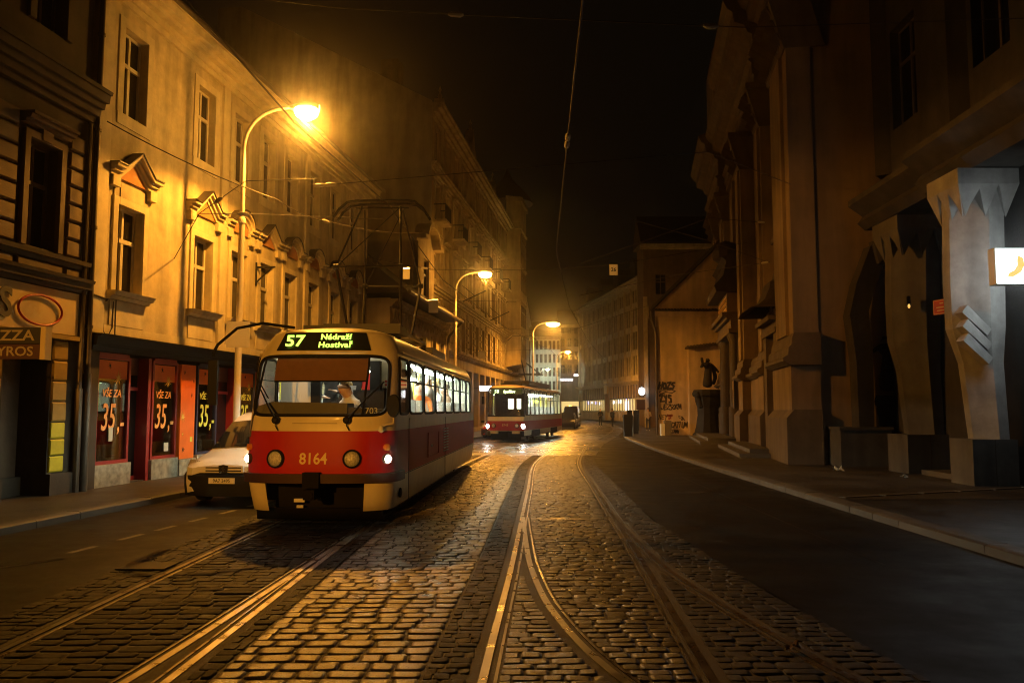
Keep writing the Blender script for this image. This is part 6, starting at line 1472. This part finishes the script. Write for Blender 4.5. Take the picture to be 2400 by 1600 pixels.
    for s in (-1, 1):
        MB().lathe([(.0, -.004), (.011 * k, 0), (0, .006)], 8, (hd.x + hx * .03 + s * .032 * k, hd.y - .094 * k, hd.z + .05 * k), 'y').build('eye', 'cloth_black', t)
        MB().lathe([(.0, -.01), (.026 * k, 0), (0, .01)], 8, (hd.x + s * .085 * k, hd.y + .01, hd.z + .04 * k), 'x', sx=.7, sy=1.2).build('ear', 'skin', t, smooth=60)
    MB().box(hd.x + hx * .03 - .022 * k, hd.x + hx * .03 + .022 * k, hd.y - .098 * k, hd.y - .088 * k, hd.z - .018 * k, hd.z - .010 * k).build('mouth', 'cloth_red', t)
    if hat: MB().lathe([(.118 * k, .0), (.122 * k, .05 * k), (.10 * k, .10 * k), (.03 * k, .135 * k)], 14, (c.x, c.y - .005, c.z + .02 * k), sy=1.12).build('hat', hat, t, smooth=60)
    if hold:
        MB().box(-.13, .13, -.40, -.22, (pz - .02) * k, (pz + .3) * k).build('held_bag', 'cloth_brown', t)
    return t
person('person in a black jacket walking towards the viewer on the tracks', (8.95, 83.2, 0), R(-8), top='cloth_black', legs='cloth_black', stride=.16, armb=1)
person('person in dark clothes striding with head turned on the tracks', (10.2, 83.6, 0), R(20), top='cloth_navy', legs='cloth_black', stride=.26, headturn=-1, shoes='cloth_black')
person('person in a pale jacket standing beside the graffiti corner with arms folded', (10.25, 62.0, .115), R(-5), top='cloth_beige', legs='cloth_navy', armb=1, long_hair=True, female=True, h=1.68)
M1 = Matrix.Translation(T1.location) @ Euler(T1.rotation_euler).to_matrix().to_4x4()
def rider(label, x, y, z, rz, **k): return person(label, tuple(M1 @ Vector((x, y, z))), rz + R(-2.5), **k)
rider('blond tram driver in a white shirt bending over the controls', .36, 1.12, .87, R(-38), pose='sit', top='cloth_white', legs='cloth_navy', hair='hair_blond', lean=.16, h=1.72, headturn=-.6)
rider('person in a black jacket standing behind the tram cab opening', -.28, 2.0, .9, R(8), top='cloth_black', legs='cloth_black', hair='hair_dark', armb=1, h=1.62)
rider('passenger in dark coat with a grey hood by the first tram window', .78, 2.15, .9, R(-25), top='cloth_navy', legs='cloth_black', hair='hair_dark', h=1.6, armb=1)
rider('passenger in a pale woolly hat and cream coat at the second tram window', .80, 3.35, .98, R(-70), pose='sit', top='cloth_beige', legs='cloth_brown', hat='white_panel', lean=.03, h=1.95, headturn=.3)
rider('grey haired passenger in a dark jacket at the fourth tram window', .80, 6.1, .98, R(-95), pose='sit', top='cloth_grey', legs='cloth_black', hair='hair_grey', h=1.95)
rider('passenger in an orange top seated at the third tram window', .80, 4.75, .95, R(20), pose='sit', top='shop_orange', legs='cloth_black', hair='hair_dark', h=1.75)
rider('passenger with fair hair and a pale coat at the fifth tram window', .76, 7.6, .95, R(-60), pose='sit', top='cloth_white', legs='cloth_brown', hair='hair_blond', h=1.9)
rider('passenger in a brown coat seated near the tail of the tram', .78, 9.3, .95, R(-60), pose='sit', top='cloth_brown', legs='cloth_black', hair='hair_dark', h=1.85)
# scarf and pennant hung in the cab opening
t = thing('hung_scarf', 'grey and black scarf with a red crest hung behind the driver', 'scarf', tuple(M1 @ Vector((.12, 1.62, 1.58))), R(-2.5))
MB().prism([(-.24, 0, 0), (.12, 0, 0), (.22, 0, .62), (-.12, 0, .62)], (0, .03, 0)).build('cloth', 'cloth_black', t)
MB().prism([(-.10, -.012, .30), (.0, -.012, .22), (.10, -.012, .30), (.12, -.012, .52), (-.12, -.012, .52)], (0, .01, 0)).build('pale_field', 'cloth_grey', t)
MB().prism([(-.055, -.02, .33), (.0, -.02, .28), (.055, -.02, .33), (.06, -.02, .41), (.02, -.02, .39), (0, -.02, .41), (-.02, -.02, .39), (-.06, -.02, .41)], (0, .008, 0)).build('crest', 'cloth_red', t)
t = thing('red_pennant', 'red cloth hung to the right behind the driver', 'pennant', tuple(M1 @ Vector((.46, 1.64, 1.85))), R(-2.5))
MB().prism([(-.14, 0, .05), (.12, 0, 0), (.12, 0, .45), (-.14, 0, .45)], (0, .03, 0)).build('cloth', 'cloth_red', t); MB().box(-.14, .12, -.008, 0, .13, .16).build('stripe', 'cloth_white', t)

# ------------------------------------------------------------------ statues
def statue(name, label, loc, rz, m, ped, fig_h=1.9, child=True, cherubs=True):
    t = thing(name, label, 'statue', loc, rz)
    w, hgt = ped
    mb = MB(); rows = []
    for z, k in ((0, 1.25), (.12, 1.25), (.2, 1.1), (.35, 1.06), (.55, .98), (hgt * .45, .84), (hgt * .62, .86), (hgt * .74, 1.0), (hgt * .84, 1.04), (hgt * .87, 1.2), (hgt * .92, 1.24), (hgt, 1.1)):
        q = w / 2 * k; rows.append([(-q, -q * .7, z), (-q * .35, -q * .95, z), (q * .35, -q * .95, z), (q, -q * .7, z), (q, q, z), (-q, q, z)])
    mb.grid(rows, closed=True); mb.add(rows[-1], [tuple(range(6))]); mb.build('pedestal', m, t)
    s = fig_h / 1.9; b = hgt
    J = {'pelvis': (0, 0, .95), 'spine': (.04, 0, 1.2), 'chest': (.03, -.02, 1.42), 'neck': (.0, -.04, 1.6), 'head': (-.03, -.07, 1.72), 'crown': (-.04, -.07, 1.84), 'skirt': (-.02, 0, .5), 'hem': (-.05, 0, .08), 'shl': (-.26, -.02, 1.48), 'ell': (-.50, -.14, 1.28), 'wrl': (-.46, -.28, 1.5), 'shr': (.27, 0, 1.5), 'elr': (.52, .02, 1.22), 'wrr': (.60, -.2, 1.0), 'cl': (.55, .1, .75), 'cl2': (.40, .12, .3)}
    E = [('pelvis', 'spine'), ('spine', 'chest'), ('chest', 'neck'), ('neck', 'head'), ('head', 'crown'), ('pelvis', 'skirt'), ('skirt', 'hem'), ('chest', 'shl'), ('shl', 'ell'), ('ell', 'wrl'), ('chest', 'shr'), ('shr', 'elr'), ('elr', 'wrr'), ('shr', 'cl'), ('cl', 'cl2')]
    rad = {'pelvis': (.27, .22), 'spine': (.23, .18), 'chest': (.26, .18), 'neck': .07, 'head': .115, 'crown': .11, 'skirt': (.33, .27), 'hem': (.42, .32), 'shl': .10, 'ell': .085, 'wrl': .06, 'shr': .11, 'elr': .09, 'wrr': .06, 'cl': (.14, .1), 'cl2': (.12, .08)}
    if child:
        J.update({'cb': (-.50, -.3, 1.62), 'ch': (-.54, -.32, 1.86)}); E += [('wrl', 'cb'), ('cb', 'ch')]; rad.update({'cb': .10, 'ch': .085})
    J = {a: (p[0] * s, p[1] * s, p[2] * s + b) for a, p in J.items()}; rad = {a: (tuple(np.array(r) * s) if isinstance(r, tuple) else r * s) for a, r in rad.items()}
    obj('figure', skin_mesh('figure', J, E, rad, {}, {'top': m}), t)
    if cherubs:
        for sg in (-1, 1):
            J = {'pelvis': (sg * .62, -.1, b - .75), 'chest': (sg * .66, -.12, b - .45), 'head': (sg * .78, -.14, b - .22), 'crown': (sg * .8, -.14, b - .12), 'leg': (sg * .5, -.2, b - 1.1), 'leg2': (sg * .62, -.05, b - 1.15), 'arm': (sg * .9, -.2, b - .42), 'wing': (sg * .5, .08, b - .3)}
            E = [('pelvis', 'chest'), ('chest', 'head'), ('head', 'crown'), ('pelvis', 'leg'), ('pelvis', 'leg2'), ('chest', 'arm'), ('chest', 'wing')]
            rad = {'pelvis': .14, 'chest': .15, 'head': .10, 'crown': .09, 'leg': .09, 'leg2': .09, 'arm': .06, 'wing': (.12, .05)}
            obj('cherub', skin_mesh('cherub', J, E, rad, {}, {'top': m}), t)
    return t
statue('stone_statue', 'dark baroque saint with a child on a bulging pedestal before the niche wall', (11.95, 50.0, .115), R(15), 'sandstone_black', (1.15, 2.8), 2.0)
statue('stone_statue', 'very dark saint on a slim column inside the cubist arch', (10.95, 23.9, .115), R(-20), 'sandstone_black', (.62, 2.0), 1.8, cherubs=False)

# ------------------------------------------------------------------ pavement furniture by the graffiti corner
sg_ = thing('sign_pole', 'slim pale sign pole on the kerb corner before the lit shops', 'sign post', (7.38, 50.2, .115))
MB().tube([(0, 0, 0), (0, 0, 2.55)], .035, 8).build('pole', 'lamp_post', sg_)
for i, (x, y, lab) in enumerate(((6.98, 49.6, 'dark waste container on the kerb corner left of the slim sign pole'), (8.1, 54.5, 'dark waste container behind the slim sign pole'))):
    t = thing('waste_container', lab, 'container', (x, y, .115)); MB().prism([(-.24, -.2, 0), (.24, -.2, 0), (.27, -.23, 1.15), (-.27, -.23, 1.15)], (0, .45, 0)).build('body', 'van_plastic', t); MB().prism([(-.3, -.27, 1.15), (.3, -.27, 1.15), (.25, -.2, 1.3), (-.25, -.2, 1.3)], (0, .55, 0)).build('lid', 'van_plastic', t)
bd = thing('bollard', 'low round pale bollard beside the red car', 'bollard', (-2.3, 46.8, .115)); MB().lathe([(.09, 0), (.09, .7), (.11, .75), (.06, .86)], 10).build('post', 'lamp_post', bd)
bl2 = thing('notice_kiosk', 'dark shelter panel beside the person in the pale jacket', 'shelter', (9.35, 63.5, .115)); MB().box(-.45, .45, -.1, .1, 0, 1.55).build('panel', 'van_plastic', bl2)

# ------------------------------------------------------------------ night haze
hz = MB().box(-75, 75, -20, 175, -1, 46).build('haze', [])
hz['kind'] = 'stuff'
hm = bpy.data.materials.new('haze'); hm.use_nodes = True
hn = hm.node_tree.nodes; hn.remove(hn['Principled BSDF'])
pv = hn.new('ShaderNodeVolumePrincipled'); pv.inputs['Color'].default_value = (.85, .82, .78, 1); pv.inputs['Density'].default_value = HAZE_DENSITY; pv.inputs['Anisotropy'].default_value = .965
hm.node_tree.links.new(pv.outputs[0], hn['Material Output'].inputs['Volume']); hz.data.materials.append(hm); hm.cycles.volume_sampling = 'EQUIANGULAR'

GROUPS = {'span_wire': 'overhead span wires', 'contact_wire': 'tram contact wires', 'hanging_sign': 'plates hanging from the wires', 'waste_container': 'waste containers on the kerb corner',
          'stone_statue': 'baroque stone statues', 'cubist_column': 'cubist columns', 'church_steps': 'steps before the church portals', 'poster': 'posters on the shop wall', 'notice_case': 'notice cases on the church piers', 'shop_sign': 'lit shop signs'}
for o in COL.objects:
    if o.parent is None and o.get('category'):
        k = o.name.split('.')[0]
        if k in GROUPS: o['group'] = GROUPS[k]
        elif k == 'person': o['group'] = 'people riding in the nearer tram' if any(w in o['label'] for w in ('passenger', 'driver', 'cab')) else 'pedestrians'
        elif k in ('parked_car', 'dark_car', 'dark_van', 'white_van'): o['group'] = 'cars and vans in the street'
